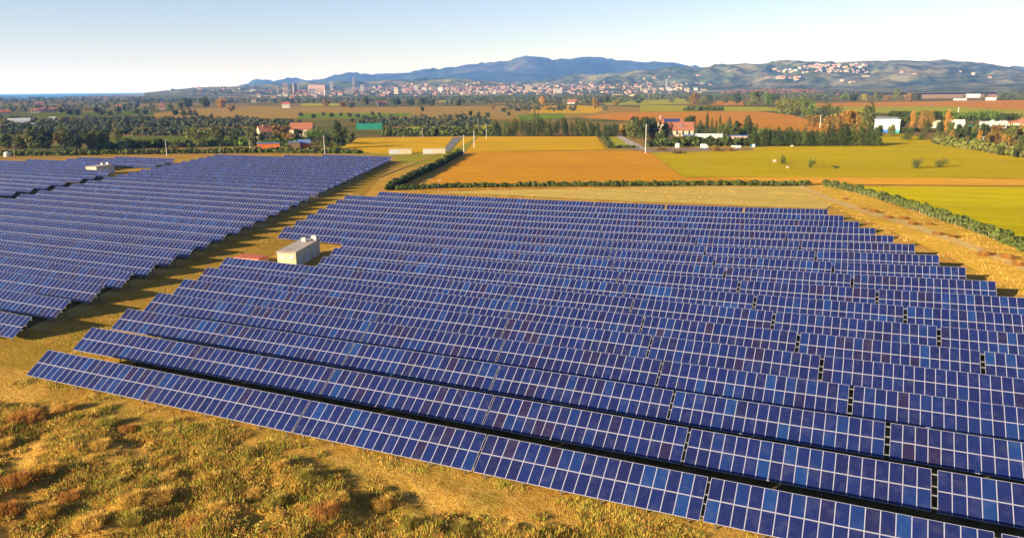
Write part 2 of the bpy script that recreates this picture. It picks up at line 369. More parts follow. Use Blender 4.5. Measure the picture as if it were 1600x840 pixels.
sheet('verge', [(700, 300), (860, 296), (1100, 292), (1245, 292), (1300, 320), (1290, 327), (1000, 316), (800, 306), (700, 303)], 'verge', .12, 4)
sheet('verge', [(1245, 292), (1325, 292), (1600, 386), (1720, 432), (1720, 520), (1600, 463), (1460, 392), (1297, 322)], 'verge_gold', .10, 4)
sheet('path', [(1243, 292), (1255, 291), (1415, 346), (1600, 416), (1720, 466), (1720, 478), (1600, 426), (1402, 350)], 'sandy_track', .22, 4)
sheet('field', [(480, 238), (555, 219), (745, 214), (727, 237), (640, 262), (612, 244)], 'green_verge', .06)
sheet('field', [(160, 239), (420, 233.5), (560, 237), (560, 239), (420, 235.6), (160, 243)], 'stubble_yellow', .12)
sheet('field', [(560, 216), (745, 213.4), (745, 214.5), (722, 228), (690, 240), (560, 240), (520, 238)], 'stubble_yellow', .12)
sheet('lawn', [(945, 214), (962, 214), (1000, 231), (955, 231.5)], 'lime_field', .24)
sheet('path', [(962, 213), (972, 213), (1000, 227), (1012, 236), (985, 230)], 'gravel', .27)
sheet('path', [(968, 231), (1180, 232.5), (1175, 235.5), (1015, 239)], 'yard', .23)
# track between the two blocks
field_mat('corridor', (.20, .19, .02), (.40, .26, .035), (.30, .14, .025), -.37+1.57, .09, .6)
sheet('grass_strip', [(-80.5, 50), (-92, 50), (-105, 80), (-125, 140), (-178, 262), (-172, 262), (-120, 165), (-100, 118), (-90, 80)], 'corridor', .035, 4, False)
sheet('path', [(-95.5, 60), (-92.5, 60), (-148, 201), (-193, 300), (-197, 300), (-152, 201)], 'track', .07, 3, False)
sheet('path', [(588, 277), (594, 277), (690, 240), (684, 240)], 'track', .17)
sheet('path', [(690.5, 237), (703, 237), (723, 215), (708, 215)], 'asphalt', .22)
sheet('field', [(905, 184), (955, 177), (1000, 175.5), (1180, 174), (1235, 180), (1312, 201), (1300, 208), (1180, 203), (1040, 194)], 'red_soil', .3)
sheet('field', [(1110, 164.5), (1122, 158.5), (1160, 158.5), (1162, 165)], 'red_soil', .35)
sheet('field', [(1272, 161.5), (1600, 156.5), (1700, 155.5), (1700, 173.5), (1600, 172.5), (1480, 166.5), (1270, 167)], 'red_soil', .3)
sheet('field', [(1268, 167.2), (1480, 166.7), (1600, 172.7), (1700, 174), (1700, 196), (1600, 186), (1480, 179), (1320, 176)], 'lime_field', .33)
sheet('field', [(1435, 143.5), (1555, 142), (1560, 152.5), (1440, 155)], 'pale_far', .5)
sheet('field', [(1400, 138.6), (1700, 135), (1700, 141), (1400, 141)], 'pale_far', .6)
sheet('field', [(240, 178), (300, 170), (400, 166.5), (560, 168), (800, 165), (905, 165), (1000, 168), (1000, 175), (905, 184), (800, 187), (620, 186), (400, 186), (240, 184)], 'brown_field', .25)
sheet('field', [(468, 177.5), (640, 177), (652, 180), (590, 185.5), (466, 186)], 'green_field', .32)
sheet('field', [(808, 180), (880, 177.5), (883, 185), (815, 190)], 'green_field', .32)
sheet('field', [(640, 197.5), (770, 195.5), (770, 204), (640, 202.5)], 'lime_field', .28)
sheet('field', [(945, 154), (1065, 153), (1080, 163), (945, 165)], 'lime_field', .38)
sheet('field', [(830, 165), (905, 165), (950, 170), (930, 177), (830, 177)], 'stubble_yellow', .36)
sheet('field', [(1000, 164.5), (1200, 168), (1240, 174), (1180, 174), (1000, 175)], 'lime_field', .34)
sheet('field', [(238, 202.5), (300, 202), (298, 206.5), (238, 207)], 'stubble_yellow', .3)
sheet('field', [(0, 222), (60, 221.5), (60, 227), (0, 228)], 'lime_field', .3)
sheet('field', [(0, 177), (240, 174), (240, 180), (0, 184)], 'dark_turf', .2)
sheet('field', [(150, 214), (470, 213), (470, 226), (150, 230)], 'dark_turf', .2)
sheet('field', [(470, 162), (540, 162), (540, 166), (470, 166.5)], 'lime_field', .4)
sheet('field', [(680, 156), (770, 156), (770, 160), (680, 160)], 'lime_field', .4)

m, n, b = node_mat('block_shade'); f = noise(n, pos(n), .7, 5, .7)  # dark ground colour with the shade between the rows painted in
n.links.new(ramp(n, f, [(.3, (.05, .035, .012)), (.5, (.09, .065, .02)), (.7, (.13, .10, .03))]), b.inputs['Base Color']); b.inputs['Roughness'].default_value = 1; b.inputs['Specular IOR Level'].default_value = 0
sheet('shade_sheet', [(-70, 49.2), (-56.2, 50.1), (26, 50.1), (44, 50.1), (20, 112), (-4, 171), (-108, 171), (-86.5, 116)], 'block_shade', .05, 5, False)  # sheets laid under the blocks to darken the shaded ground
sheet('shade_sheet', [(-178, 56), (-94, 56), (-127, 140), (-178, 265), (-262, 265), (-213, 140)], 'block_shade', .05, 3, False)
sheet('shade_sheet', [(-213, 141), (-233, 189), (-300, 189), (-300, 141)], 'block_shade', .05, 3, False)  # painted shade carried over the alley and the seaward block

# sea
def far_pt(px, dist):
    d = ray(px, y_h(px)); d = d[:2]/np.hypot(*d[:2]); return d[0]*dist, d[1]*dist
coast = [at(-260, 158), at(0, 156), at(60, 155.2), at(100, 153), at(130, 150.6), at(200, 147.6)]+[(*far_pt(246, 16500), 0)]
P = [(a[0], a[1], 2.5) for a in coast]+[(*far_pt(250, 42000), 2.5), (*far_pt(100, 42000), 2.5), (*far_pt(-260, 42000), 2.5)]
struct(link('sea', mesh('sea', P, [tuple(range(len(P)))], ['sea'])))

# hills ------------------------------------------------------------------
BVH = []
def hills(name, r_of_y, x0, x1, nx, amp, back, seed, mat='hill_forest'):
    """r_of_y: list of (range, function px -> image height of the terrain there)"""
    PX = np.linspace(x0, x1, nx); rs = [r for r, _ in r_of_y]; R_ = []
    for a, b_ in zip(rs[:-1], rs[1:]): R_ += list(np.linspace(a, b_, 44, endpoint=False))
    R_.append(rs[-1]); nb = 12; allr = R_+[rs[-1]+back*(k+1)/nb for k in range(nb)]
    V = []
    for px in PX:
        d0 = ray(px, y_h(px)); h = np.hypot(d0[0], d0[1]); u = d0[:2]/h
        hs = []
        for r, fy in r_of_y:
            d = ray(px, fy(px)); hs.append(CAMH+r*d[2]/np.hypot(d[0], d[1]))
        for k, r in enumerate(allr):
            if k < len(R_):
                z = np.interp(r, rs, hs)
            else:
                t = (k-len(R_)+1)/nb; z = hs[-1]*(1-t*t)-30*t
            V.append((u[0]*r, u[1]*r, z))
    V = np.array(V); X, Y = V[:, 0], V[:, 1]
    n_ = (np.abs(vnoise(X, Y, .0011, seed)-.5)*-2+.5)*1.0+(vnoise(X, Y, .0027, seed+1)-.5)*.7+(np.abs(vnoise(X, Y, .006, seed+2)-.5)*-2+.5)*.35+(np.abs(vnoise(X, Y, .013, seed+3)-.5)*-2+.5)*.22
    fade = np.clip((np.tile(allr, nx)-rs[0])/(rs[-1]-rs[0])*1.3, 0, 1); top = np.exp(-((np.tile(allr, nx)-rs[-1])/(600))**2)
    V[:, 2] += n_*amp*fade*(1-.72*top)*np.clip(V[:, 2]/60, 0.05, 1)*np.clip((np.repeat(PX, len(allr))-255)/160, 0, 1)
    nr = len(allr); F_ = []
    for i in range(nx-1):
        for j in range(nr-1): a = i*nr+j; F_.append((a, a+nr, a+nr+1, a+1))
    BVH.append(BVHTree.FromPolygons([tuple(map(float, v)) for v in V], F_))
    o = struct(link(name, mesh(name, V, F_, [mat], smooth=True)))
    return o
def pl(pts): xs_, ys_ = zip(*pts); return lambda x: float(np.interp(x, xs_, ys_))
yB = pl([(225, 145), (262, 141), (300, 138.7), (350, 138.2), (400, 136.5), (450, 134), (500, 133), (600, 131), (700, 130), (800, 129), (900, 128), (1000, 124), (1060, 118), (1120, 113), (1200, 107.5), (1240, 105), (1270, 102), (1320, 100), (1360, 100), (1400, 98.5), (1450, 97), (1490, 99), (1530, 104), (1570, 110), (1600, 116), (1700, 126)])
yA = pl([(360, 139), (400, 134), (440, 128), (520, 124), (600, 118.5), (680, 112.5), (730, 105), (790, 100.5), (805, 94), (820, 89.5), (840, 92), (870, 97), (905, 93.5), (940, 94), (1000, 97.5), (1035, 103), (1080, 107.5), (1130, 108), (1200, 112), (1400, 120), (1560, 114), (1600, 109), (1700, 104)])
hills('hills', [(2700, lambda x: y_h(x)+F_PX*CAMH/2700), (3900, lambda x: y_h(x)+4.5), (5900, yB)], 225, 1700, 420, 110, 1500, 21)
hills('mountain', [(7400, lambda x: y_h(x)+2), (10500, yA)], 360, 1700, 360, 150, 2500, 31, 'mountain_forest')

# ------------------------------------------------------------------ haze
hz = MB(); hz.box(-46000, 46000, -3600, 46000, -2, 500)
ho = hz.obj('haze', []); ho['kind'] = 'stuff'
hm = bpy.data.materials.new('haze_air'); hm.use_nodes = True; hn = hm.node_tree; hn.nodes.clear()
ov = hn.nodes.new('ShaderNodeOutputMaterial'); pv = hn.nodes.new('ShaderNodeVolumePrincipled')
pv.inputs['Color'].default_value = (.16, .35, 1.0, 1); pv.inputs['Density'].default_value = 7.5e-5; pv.inputs['Anisotropy'].default_value = 0
pv.inputs['Absorption Color'].default_value = (1, 1, 1, 1)      # clean air: scatters blue, lets red through
hn.links.new(pv.outputs[0], ov.inputs['Volume']); ho.data.materials.append(hm)

# ------------------------------------------------------------------ solar tables
TILT, SL, T0, NM, BASE = 0.60051, 3.35, 17.54, 19, .6
PITCHX = .9155; CT, ST = math.cos(TILT), math.sin(TILT); DEP = SL*CT
def panel_mesh(mb, x, s0, wd, ht, idx, cells, fr=.025, th=.04, flat=False):
    """one module lying in the slope plane; s = distance up the slope; local plane coordinates (x, s, n)"""
    def P(a, s, n_=0.0): return (a, s*CT-n_*ST, BASE+s*ST+n_*CT) if flat else (a, s, n_)
    x0, x1, a0, a1 = x, x+wd, s0, s0+ht; i0, i1, j0, j1 = x0+fr, x1-fr, a0+fr, a1-fr
    for q in ([(x0, a0), (x1, a0), (i1, j0), (i0, j0)], [(x1, a0), (x1, a1), (i1, j1), (i1, j0)], [(x1, a1), (x0, a1), (i0, j1), (i1, j1)], [(x0, a1), (x0, a0), (i0, j0), (i0, j1)]):
        mb.quad([P(*c_, th) for c_ in q], 1); cells.append(idx)
    mb.quad([P(i0, j0, th-.004), P(i1, j0, th-.004), P(i1, j1, th-.004), P(i0, j1, th-.004)], 0, [(0, 0), (1, 0), (1, 1), (0, 1)]); cells.append(idx)
    for q in ([(x0, a0), (x1, a0)], [(x1, a0), (x1, a1)], [(x1, a1), (x0, a1)], [(x0, a1), (x0, a0)]):
        mb.quad([P(*q[0], 0), P(*q[1], 0), P(*q[1], th), P(*q[0], th)], 1); cells.append(idx)
    mb.quad([P(x0, a1, 0), P(x1, a1, 0), P(x1, a0, 0), P(x0, a0, 0)], 2); cells.append(idx)
def with_cells(me, cells):
    a = me.attributes.new('cell', 'FLOAT', 'FACE'); a.data.foreach_set('value', np.array(cells, np.float32)); return me
PM = ['solar_glass', 'alu_frame', 'dark_metal']
mb = MB(); cl = []; panel_mesh(mb, 0, 0, .905, 1.655, 3, cl); ME_PANEL = with_cells(mb.me('solar_panel', PM), cl)
mb = MB(); mb.box(0, T0, -.03, .03, -.10, -.005); ME_PURLIN = mb.me('purlin', ['galvanised'])
def trestle(mb, x, m):
    yf, zf = .55*CT, BASE+.55*ST-.12; yr, zr = 2.85*CT, BASE+2.85*ST-.12
    mb.box(x-.05, x+.05, yf-.05, yf+.05, -1.2, zf-.06, m); mb.box(x-.05, x+.05, yr-.05, yr+.05, -1.2, zr-.06, m)
    a, b_ = (.1*CT, BASE+.1*ST-.11), (3.25*CT, BASE+3.25*ST-.11)
    for dx in (-.04, .04): mb.quad([(x+dx, a[0], a[1]), (x+dx, b_[0], b_[1]), (x+dx, b_[0], b_[1]-.12), (x+dx, a[0], a[1]-.12)], m)
    mb.quad([(x-.04, a[0], a[1]), (x+.04, a[0], a[1]), (x+.04, b_[0], b_[1]), (x-.04, b_[0], b_[1])], m)
    mb.quad([(x-.04, a[0], a[1]-.12), (x-.04, b_[0], b_[1]-.12), (x+.04, b_[0], b_[1]-.12), (x+.04, a[0], a[1]-.12)], m)
    mb.quad([(x-.03, yf, .2), (x+.03, yf, .2), (x+.03, yr, zr-.25), (x-.03, yr, zr-.25)], m)
mb = MB(); trestle(mb, 0, 0); ME_TRESTLE = mb.me('trestle', ['dark_metal'])
PURL = (.36, 1.32, 2.03, 2.99); TRX = [.9+k*(T0-1.8)/5 for k in range(6)]
def table_mesh(name, nm):
    mb = MB(); cl = []
    for c_ in range(nm):
        for r in range(2): panel_mesh(mb, .075+c_*PITCHX, r*1.69, .905, 1.655, c_*2+r+1, cl, flat=True)
    wl = nm*PITCHX+.15
    for s in PURL:
        y0, z0 = s*CT+.05*ST, BASE+s*ST-.05*CT
        mb.box(0, wl, y0-.035, y0+.035, z0-.05, z0+.035, 1)
    k0 = len(mb.f)
    for x in TRX:
        if x < wl: trestle(mb, x, 2)
    cl += [0]*(len(mb.f)-len(cl))
    return with_cells(mb.me(name, PM), cl)
ME_TABLE = table_mesh('solar_table', NM); ME_SHORT = table_mesh('short_table', 10)

def near_proto():
    e = empty('solar_table', (0, 0, 0))
    for c_ in range(NM):
        for r in range(2):
            o = link('solar_panel', ME_PANEL, e); s = r*1.69
            o.location = (.075+c_*PITCHX, s*CT, BASE+s*ST); o.rotation_euler = (TILT, 0, 0)
    for s in PURL:
        o = link('purlin', ME_PURLIN, e); o.location = (0, s*CT, BASE+s*ST); o.rotation_euler = (TILT, 0, 0)
    for x in TRX: o = link('trestle', ME_TRESTLE, e); o.location = (x, 0, 0)
    return e
PROTO = None; PKIDS = []; LASTKIDS = []
def copy_table():
    global PROTO, PKIDS
    if PROTO is None:
        PROTO = near_proto(); PKIDS = [o for o in COL.objects if o.parent == PROTO]; LASTKIDS[:] = PKIDS; return PROTO
    e = PROTO.copy(); COL.objects.link(e)
    LASTKIDS.clear()
    for k in PKIDS: c_ = k.copy(); COL.objects.link(c_); c_.parent = e; LASTKIDS.append(c_)
    return e
def place_table(xl, T, ytop, label, group, near, short=False, gap=0.0):
    y0 = ytop-DEP; ym = ytop-1.4; za, zb = float(zg(xl, ym)), float(zg(xl+T, ym))
    if near: o = copy_table()
    else: o = link('solar_table', ME_SHORT if short else ME_TABLE)
    o.location = (xl, y0, za); o.rotation_euler = (0, -math.atan2(zb-za, T), 0); o.scale = ((T-gap)/T0 if not short else 1, 1, 1)
    if near and gap:
        for k in o.children_recursive if False else [c_ for c_ in LASTKIDS if c_.name.startswith('purlin')]: k.scale.x = T/(T-gap)
    if label: tag(o, label, 'solar array', group)
    return o
def px_vis(xl, T, ytop):
    """visible in the photograph's frame, with a little margin"""
    q = [project(xl, ytop, 2.5), project(xl+T, ytop, 2.5), project(xl, ytop-DEP, .6), project(xl+T, ytop-DEP, .6)]
    if min(a[2] for a in q) < 5: return False
    return max(a[0] for a in q) > 0 and min(a[0] for a in q) < 1600 and min(a[1] for a in q) < 840
YT = [50.8, 58.3, 65.6, 72.9, 80.2, 87.2, 94.1, 100.6, 107.2, 114.1, 121.1, 128.2, 135.6, 142.9, 150.2, 157.5, 165.2, 174.0]
TT = ([87, 94, 100.6, 107, 114, 142, 174], [17.54, 17.42, 17.33, 17.26, 17.2, 17.21, 17.29])
cand = []
for i, y in enumerate(YT):
    T = float(np.interp(y, *TT)); xl = -78-.392*(y-50.8)
    for k in range(7):
        if i in (7, 8, 9) and k == 0: continue
        x0 = xl+k*T; short = (i == 17 and k == 0)
        if short: x0 += T-10*PITCHX-.15
        if px_vis(x0, T, y):
            kk = k+1 if i not in (7, 8, 9) else k
            cand.append((x0, T, y, f'solar table, {O(kk)} from the grass track in the {O(i+1)} row of the near block', 'solar tables of the near block', i <= 8, short, [0, 0, 0, .08, .24, .26, .26][k]))
YM = YT+[181.4+7.35*j for j in range(13)]
for i, y in enumerate(YM):
    if i == 0: continue
    xr = -91.3-.393*(y-57.9) if y < 143 else -124.8-.407*(y-143)
    for k in range(5):
        x0 = xr-(k+1)*17.54
        if i >= 29 and k > (2 if i == 29 else 1): continue
        if px_vis(x0, 17.54, y):
            cand.append((x0, 17.54, y, f'solar table, {O(k+1)} from the grass track in the {O(i)} row of the middle block', 'solar tables of the middle block', i <= 5, False))
r0 = 0
for i, y in enumerate(YM[12:26]):
    xrm = (-91.3-.393*(y-57.9) if y < 143 else -124.8-.407*(y-143))-5*17.54
    xr = xrm-float(np.interp(y, [143, 165, 185, 216, 230, 240], [8.5, 8.5, 9, 7.5, 8, 10])); xlim = float(np.interp(y, [205, 208, 220, 230, 238], [-900, -332, -316, -305, -292]))
    for k in range(7):
        if 190 < y < 214 and k == 0: continue
        x0 = xr-(k+1)*17.54
        if x0 < xlim: break
        if px_vis(x0, 17.54, y):
            kk = k+1 if not 190 < y < 214 else k
            cand.append((x0, 17.54, y, f'solar table, {O(kk)} from the dark alley in the {O(i+1)} row of the seaward block', 'solar tables of the seaward block', False, False))
print('TABLES', len(cand))
cand.sort(key=lambda c_: c_[2]**2+(c_[0]+8)**2)
for c_ in cand[:300]: place_table(*c_)
if len(cand) > 300:      # the ones that show smallest: one object
    obs = []
    base = np.zeros(len(ME_TABLE.vertices)*3); ME_TABLE.vertices.foreach_get('co', base); base = base.reshape(-1, 3)
    fcs = [tuple(pg.vertices) for pg in ME_TABLE.polygons]; mi = [pg.material_index for pg in ME_TABLE.polygons]
    V = []; F_ = []; Mi = []; cells = []; bc = np.zeros(len(fcs)); ME_TABLE.attributes['cell'].data.foreach_get('value', bc)
    for q, c_ in enumerate(cand[300:]):
        k = len(V)*1; off = sum(len(v) for v in V); V.append(base+np.array([c_[0], c_[2]-DEP, 0])); F_ += [tuple(i+off for i in f_) for f_ in fcs]; Mi += mi; cells += list(bc+q*60)
    me = with_cells(mesh('far_solar_tables', np.concatenate(V), F_, PM, Mi), cells); me.uv_layers.new(name='UVMap')
    o = link('solar_tables', me); o['kind'] = 'stuff'; o['label'] = 'farthest rows of small blue solar tables by the hedge'; o['category'] = 'solar arrays'

# ------------------------------------------------------------------ foliage
def leaves(centres, radii, n, size, mat_idx=None, flat=1.0, seed=0):
    """n leaf-clump quads spread through ellipsoids"""
    r = np.random.default_rng(seed); C = np.asarray(centres, float); Rr = np.asarray(radii, float)
    if Rr.ndim == 1: Rr = np.stack([Rr]*3, 1)
    wgt = Rr.prod(1)**.7; i = r.choice(len(C), n, p=wgt/wgt.sum())
    d = r.normal(size=(n, 3)); d /= np.linalg.norm(d, axis=1)[:, None]
    rad = (.55+.45*r.random(n)**.6)
    c_ = C[i]+d*Rr[i]*rad[:, None]
    nrm = d*.7+r.normal(size=(n, 3))*.5; nrm /= np.linalg.norm(nrm, axis=1)[:, None]
    t = np.cross(nrm, r.normal(size=(n, 3))); t /= np.linalg.norm(t, axis=1)[:, None]; b_ = np.cross(nrm, t)
    s = size*(.5+r.random(n))[:, None]
    return np.stack([c_-t*s-b_*s*.6, c_+t*s*.9-b_*s*.7, c_+t*s*.7+b_*s*.8, c_-t*s*.6+b_*s*.7], 1).reshape(-1, 3)
def crown_blobs(kind, r):
    if kind == 'round': return [(r.uniform(-.28, .28), r.uniform(-.28, .28), r.uniform(.17, .82)) for _ in range(16)]+[(0, 0, .46)], [r.uniform(.13, .23) for _ in range(16)]+[.32]
    if kind == 'bush': return [(r.uniform(-.38, .38), r.uniform(-.38, .38), r.uniform(.06, .74)) for _ in range(14)]+[(0, 0, .4)], [r.uniform(.15, .26) for _ in range(14)]+[.33]
    if kind == 'cypress': return [(0, 0, z) for z in np.linspace(.12, .94, 12)], [(lambda q: (q, q, .09))(.5*(1-abs(z-.4)**1.3*1.5)*.9 if z < .4 else .5*(1-((z-.4)/.6)**1.6)*.95+.02) for z in np.linspace(.12, .94, 12)]
    if kind == 'conifer': return [(r.uniform(-.12, .12), r.uniform(-.12, .12), z) for z in np.linspace(.12, .92, 12)], [(q, q, .12) for q in [.5*(1-.85*z**1.4) for z in np.linspace(.05, .95, 12)]]
    if kind == 'umbrella': return [(r.uniform(-.36, .36), r.uniform(-.36, .36), r.uniform(.58, .84)) for _ in range(14)]+[(0, 0, .78)], [(q, q, .16) for q in [r.uniform(.15, .25) for _ in range(14)]]+[(.34, .34, .20)]
    if kind == 'poplar': return [(r.uniform(-.15, .15), r.uniform(-.15, .15), z) for z in np.linspace(.2, .9, 12)], [(q, q, .11) for q in [.42*math.sin(math.pi*(.15+.8*z))+.06 for z in np.linspace(.0, .9, 12)]]
CM = {}
NLEAF = {'round': 1500, 'bush': 900, 'cypress': 900, 'conifer': 1300, 'umbrella': 1200, 'poplar': 1000}
def crown_mesh(kind, mat, v):
    k = (kind, mat, v)
    if k not in CM:
        r = random.Random(str((kind, v))); c_, rr = crown_blobs(kind, r)
        rr = [q if isinstance(q, tuple) else (q, q, q) for q in rr]
        CM[k] = fast_mesh('crown', leaves(c_, rr, NLEAF[kind], .030 if kind != 'umbrella' else .026, seed=sum(map(ord, kind))*7+v), 4, [mat])
    return CM[k]
TM = {}
def trunk_mesh(kind):
    if kind not in TM:
        mb = MB(); h = {'round': .3, 'bush': .3, 'cypress': .2, 'conifer': .3, 'umbrella': .76, 'poplar': .6}[kind]; r = random.Random(kind)
        mb.cyl(0, 0, -.02, h, .035, .018, 0, 7)
        for k in range(5):
            a = k*1.26+r.uniform(0, .5); mb.cyl(0, 0, h*r.uniform(.6, .98), h+r.uniform(.06, .2), .016, .006, 0, 5, .22*math.cos(a), .22*math.sin(a))
        TM[kind] = mb.me('trunk', ['bark'])
    return TM[kind]
FM = {}
def tree(px, py, hpx, wpx, kind, mat, label, group=None, cat='tree', name=None):
    """tree standing on the ground under photo point (px, py), hpx tall and wpx wide in the photo"""
    x, y, z = at(px, py); dep = float(np.array([x, y, z-CAMH])@FW); h = hpx*dep/F_PX; wd = wpx*dep/F_PX
    nm = name or {'round': 'broadleaf_tree', 'bush': 'bush', 'cypress': 'cypress_tree', 'conifer': 'conifer_tree', 'umbrella': 'umbrella_pine', 'poplar': 'poplar_tree'}[kind]
    v = random.randrange(3)
    if hpx >= 14:
        e = empty(nm, (x, y, z-.1)); link('crown', crown_mesh(kind, mat, v), e); link('trunk', trunk_mesh(kind), e)
    else:
        k = (kind, mat, v)
        if k not in FM:
            c_ = crown_mesh(kind, mat, v); t_ = trunk_mesh(kind); bm = bmesh.new(); bm.from_mesh(c_); n0 = len(bm.faces); bm.from_mesh(t_); bm.faces.ensure_lookup_table()
            for f_ in bm.faces[n0:]: f_.material_index = 1
            me = bpy.data.meshes.new('tree'); bm.to_mesh(me); bm.free(); me.materials.append(MAT[mat]); me.materials.append(MAT['bark']); FM[k] = me
        e = link(nm, FM[k]); e.location = (x, y, z-.1)
    wf = {'bush': .8, 'round': .92}.get(kind, 1.0)
    if kind == 'bush': h *= 1.25
    e.rotation_euler = (0, 0, random.uniform(0, 6.28)); e.scale = (wd*wf, wd*wf, h)
    tag(e, label, cat, group); return e

def hedge(name, pts, width, height, n, mat, label, size=.35, pixel=True, core=True, cat='hedge'):
    P = [at(*q) if pixel else (q[0], q[1], float(zg(*q))) for q in pts]; P = [np.array(p_, float) for p_ in P]
    L_ = [np.linalg.norm(b_-a) for a, b_ in zip(P[:-1], P[1:])]; tot = sum(L_); r = np.random.default_rng(int(tot*10))
    C = []; Rr = []; step = width*.42; s = 0
    while s < tot:
        q = s
        for a, b_, l in zip(P[:-1], P[1:], L_):
            if q <= l: c0 = a+(b_-a)*q/l; break
            q -= l
        h = height*(.58+.5*r.random()); C.append(c0+np.array([r.uniform(-.15, .15)*width, r.uniform(-.15, .15)*width, h*.48])); Rr.append((width*.5*(.8+.4*r.random()), width*.5*(.8+.4*r.random()), h*.52)); s += step
    V = leaves(C, Rr, n, size, seed=int(tot))
    me = fast_mesh(name, V, 4, [mat])
    o = link(name, me); tag(o, label, cat)
    return o
hedge('hedge', [(622, 297), (700, 294), (860, 291.5), (1000, 290.5), (1130, 289.5), (1266, 290.5)], 1.9, 1.7, 16000, 'leaf_hedge', 'low dark green hedge running along the far edge of the near block', .26)
hedge('hedge', [(607, 297), (640, 281), (680, 263), (720, 241)], 2.6, 2.6, 12000, 'leaf_hedge', 'dark hedge slanting beside the lane at the edge of the orange field', .32)
hedge('hedge', [(1292, 291), (1340, 301), (1400, 318), (1470, 342), (1540, 368), (1610, 396), (1690, 430)], 2.4, 2.2, 19000, 'leaf_hedge', 'green hedge with pale stakes bordering the bright yellow meadow', .24)
hedge('hedge', [(0, 243), (90, 243), (250, 240.5), (420, 238.5), (563, 240)], 3.0, 2.6, 12000, 'leaf_hedge', 'long low hedge behind the far end of the middle solar block', .45)
hedge('hedge', [(600, 212.5), (770, 212.5)], 5, 5.5, 7000, 'leaf_hedge', 'tall olive green hedge behind the pale cabins field', .8)
hedge('hedge', [(942, 214), (952, 231.5), (995, 231.5)], 2.2, 1.6, 2500, 'leaf_hedge', 'small clipped hedge around the lawn beside the farm drive', .4)
hedge('hedge', [(1015, 229), (1120, 228), (1230, 227.5)], 4.5, 4.8, 6000, 'leaf_hedge', 'dark hedge in front of the red roofed farmhouse', .7)
hedge('hedge', [(1462, 225), (1530, 236), (1600, 247), (1680, 258)], 4.5, 5, 7000, 'leaf_olive', 'straggling olive hedge along the inland edge of the meadow', .55)
hedge('hedge', [(1072, 173.5), (1130, 173.5)], 6, 6, 1500, 'leaf_dark', 'short dark hedge above the red ploughed field', 1.2)
hedge('hedge', [(150, 232.5), (300, 229), (470, 227)], 4, 3.5, 5000, 'leaf_green', 'green hedge below the olive trees behind the yellow strip', .8)

# ------------------------------------------------------------------ named trees
SEA = 'trees behind the hedge on the sea side'
for j, (px, py, h, wd, k, mt) in enumerate([(14, 232, 24, 24, 'round', 'leaf_dark'), (34, 233, 22, 22, 'round', 'leaf_olive'), (52, 236, 34, 24, 'round', 'leaf_olive'), (74, 237, 36, 28, 'round', 'leaf_dark'), (102, 236, 36, 16, 'poplar', 'leaf_olive'), (118, 236, 28, 22, 'round', 'leaf_dark'), (141, 234, 30, 26, 'round', 'leaf_olive'), (162, 232, 28, 20, 'round', 'leaf_dark'), (184, 226, 24, 11, 'poplar', 'leaf_olive'), (203, 233, 16, 20, 'round', 'leaf_dark'), (226, 232, 14, 20, 'round', 'leaf_olive'), (250, 231, 14, 18, 'round', 'leaf_dark'), (276, 231, 13, 18, 'round', 'leaf_olive')]):
    tree(px, py, h*1.12, wd*1.45, k, mt, f'{"dark" if "dark" in mt else "olive"} tree, {O(j+1)} from the sea side behind the seaward block', SEA)
for j, (px, py, h, wd, k, mt) in enumerate([(309, 230, 31, 36, 'bush', 'leaf_olive'), (342, 227, 34, 30, 'round', 'leaf_olive'), (368, 223, 24, 24, 'round', 'leaf_dark'), (396, 231, 34, 26, 'round', 'leaf_olive')]):
    tree(px, py, h, wd, k, mt, f'big {"dark" if "dark" in mt else "round olive"} tree, {O(j+1)} of four before the orange shed', 'big trees beside the farm', name='broadleaf_tree')
tree(440, 220, 27, 40, 'round', 'leaf_brown', 'wide brownish tree between the cream farmhouse and the orange shed')
tree(468, 219, 19, 22, 'round', 'leaf_olive', 'small olive tree beside the cream wing of the farmhouse')
tree(497, 226, 25, 40, 'umbrella', 'leaf_green', 'flat topped bright green pine beside the blue roofed shed')
tree(528, 214, 28, 20, 'round', 'leaf_dark', 'nearly black round tree behind the green pine')
tree(530, 232, 34, 34, 'round', 'leaf_dark', 'large dark tree casting a long shadow on the yellow field', name='broadleaf_tree')
tree(512, 233, 24, 22, 'round', 'leaf_dark', 'dark tree under the flat topped green pine')
tree(548, 226, 24, 22, 'round', 'leaf_olive', 'olive tree on the inland side of the big dark tree')
r = random.Random(3)
for j in range(29):
    px = 774+j*6.6+r.uniform(-1.5, 1.5)
    if 934 < px < 944: px += 6
    h = r.uniform(22, 31) if px < 940 else r.uniform(18, 26)
    tree(px, 213.5, h, r.uniform(9, 13), 'conifer' if r.random() < .6 else 'poplar', 'leaf_dark' if r.random() < .6 else 'leaf_hedge', f'dark upright tree, {O(j+1)} from the sea side in the row behind the orange field', 'row of dark trees behind the orange field')
tree(835, 213, 52, 8, 'cypress', 'leaf_grey', 'tall thin grey tree rising above the dark tree row')
tree(841, 213, 40, 5, 'cypress', 'leaf_dark', 'thin dark tree beside the tall grey one')
for j, (px, py, h, wd, mt) in enumerate([(985, 216, 32, 26, 'leaf_olive'), (1003, 219, 40, 30, 'leaf_dark'), (1022, 218, 36, 26, 'leaf_dark'), (1041, 217, 30, 24, 'leaf_dark'), (1014, 200, 20, 34, 'leaf_dark'), (992, 199, 20, 22, 'leaf_dark'), (1078, 196, 18, 24, 'leaf_dark')]):
    tree(px, py, h, wd, 'round', mt, f'dark leafy tree, {O(j+1)} of the clump around the red roofed farmhouse', 'trees around the farmhouse')
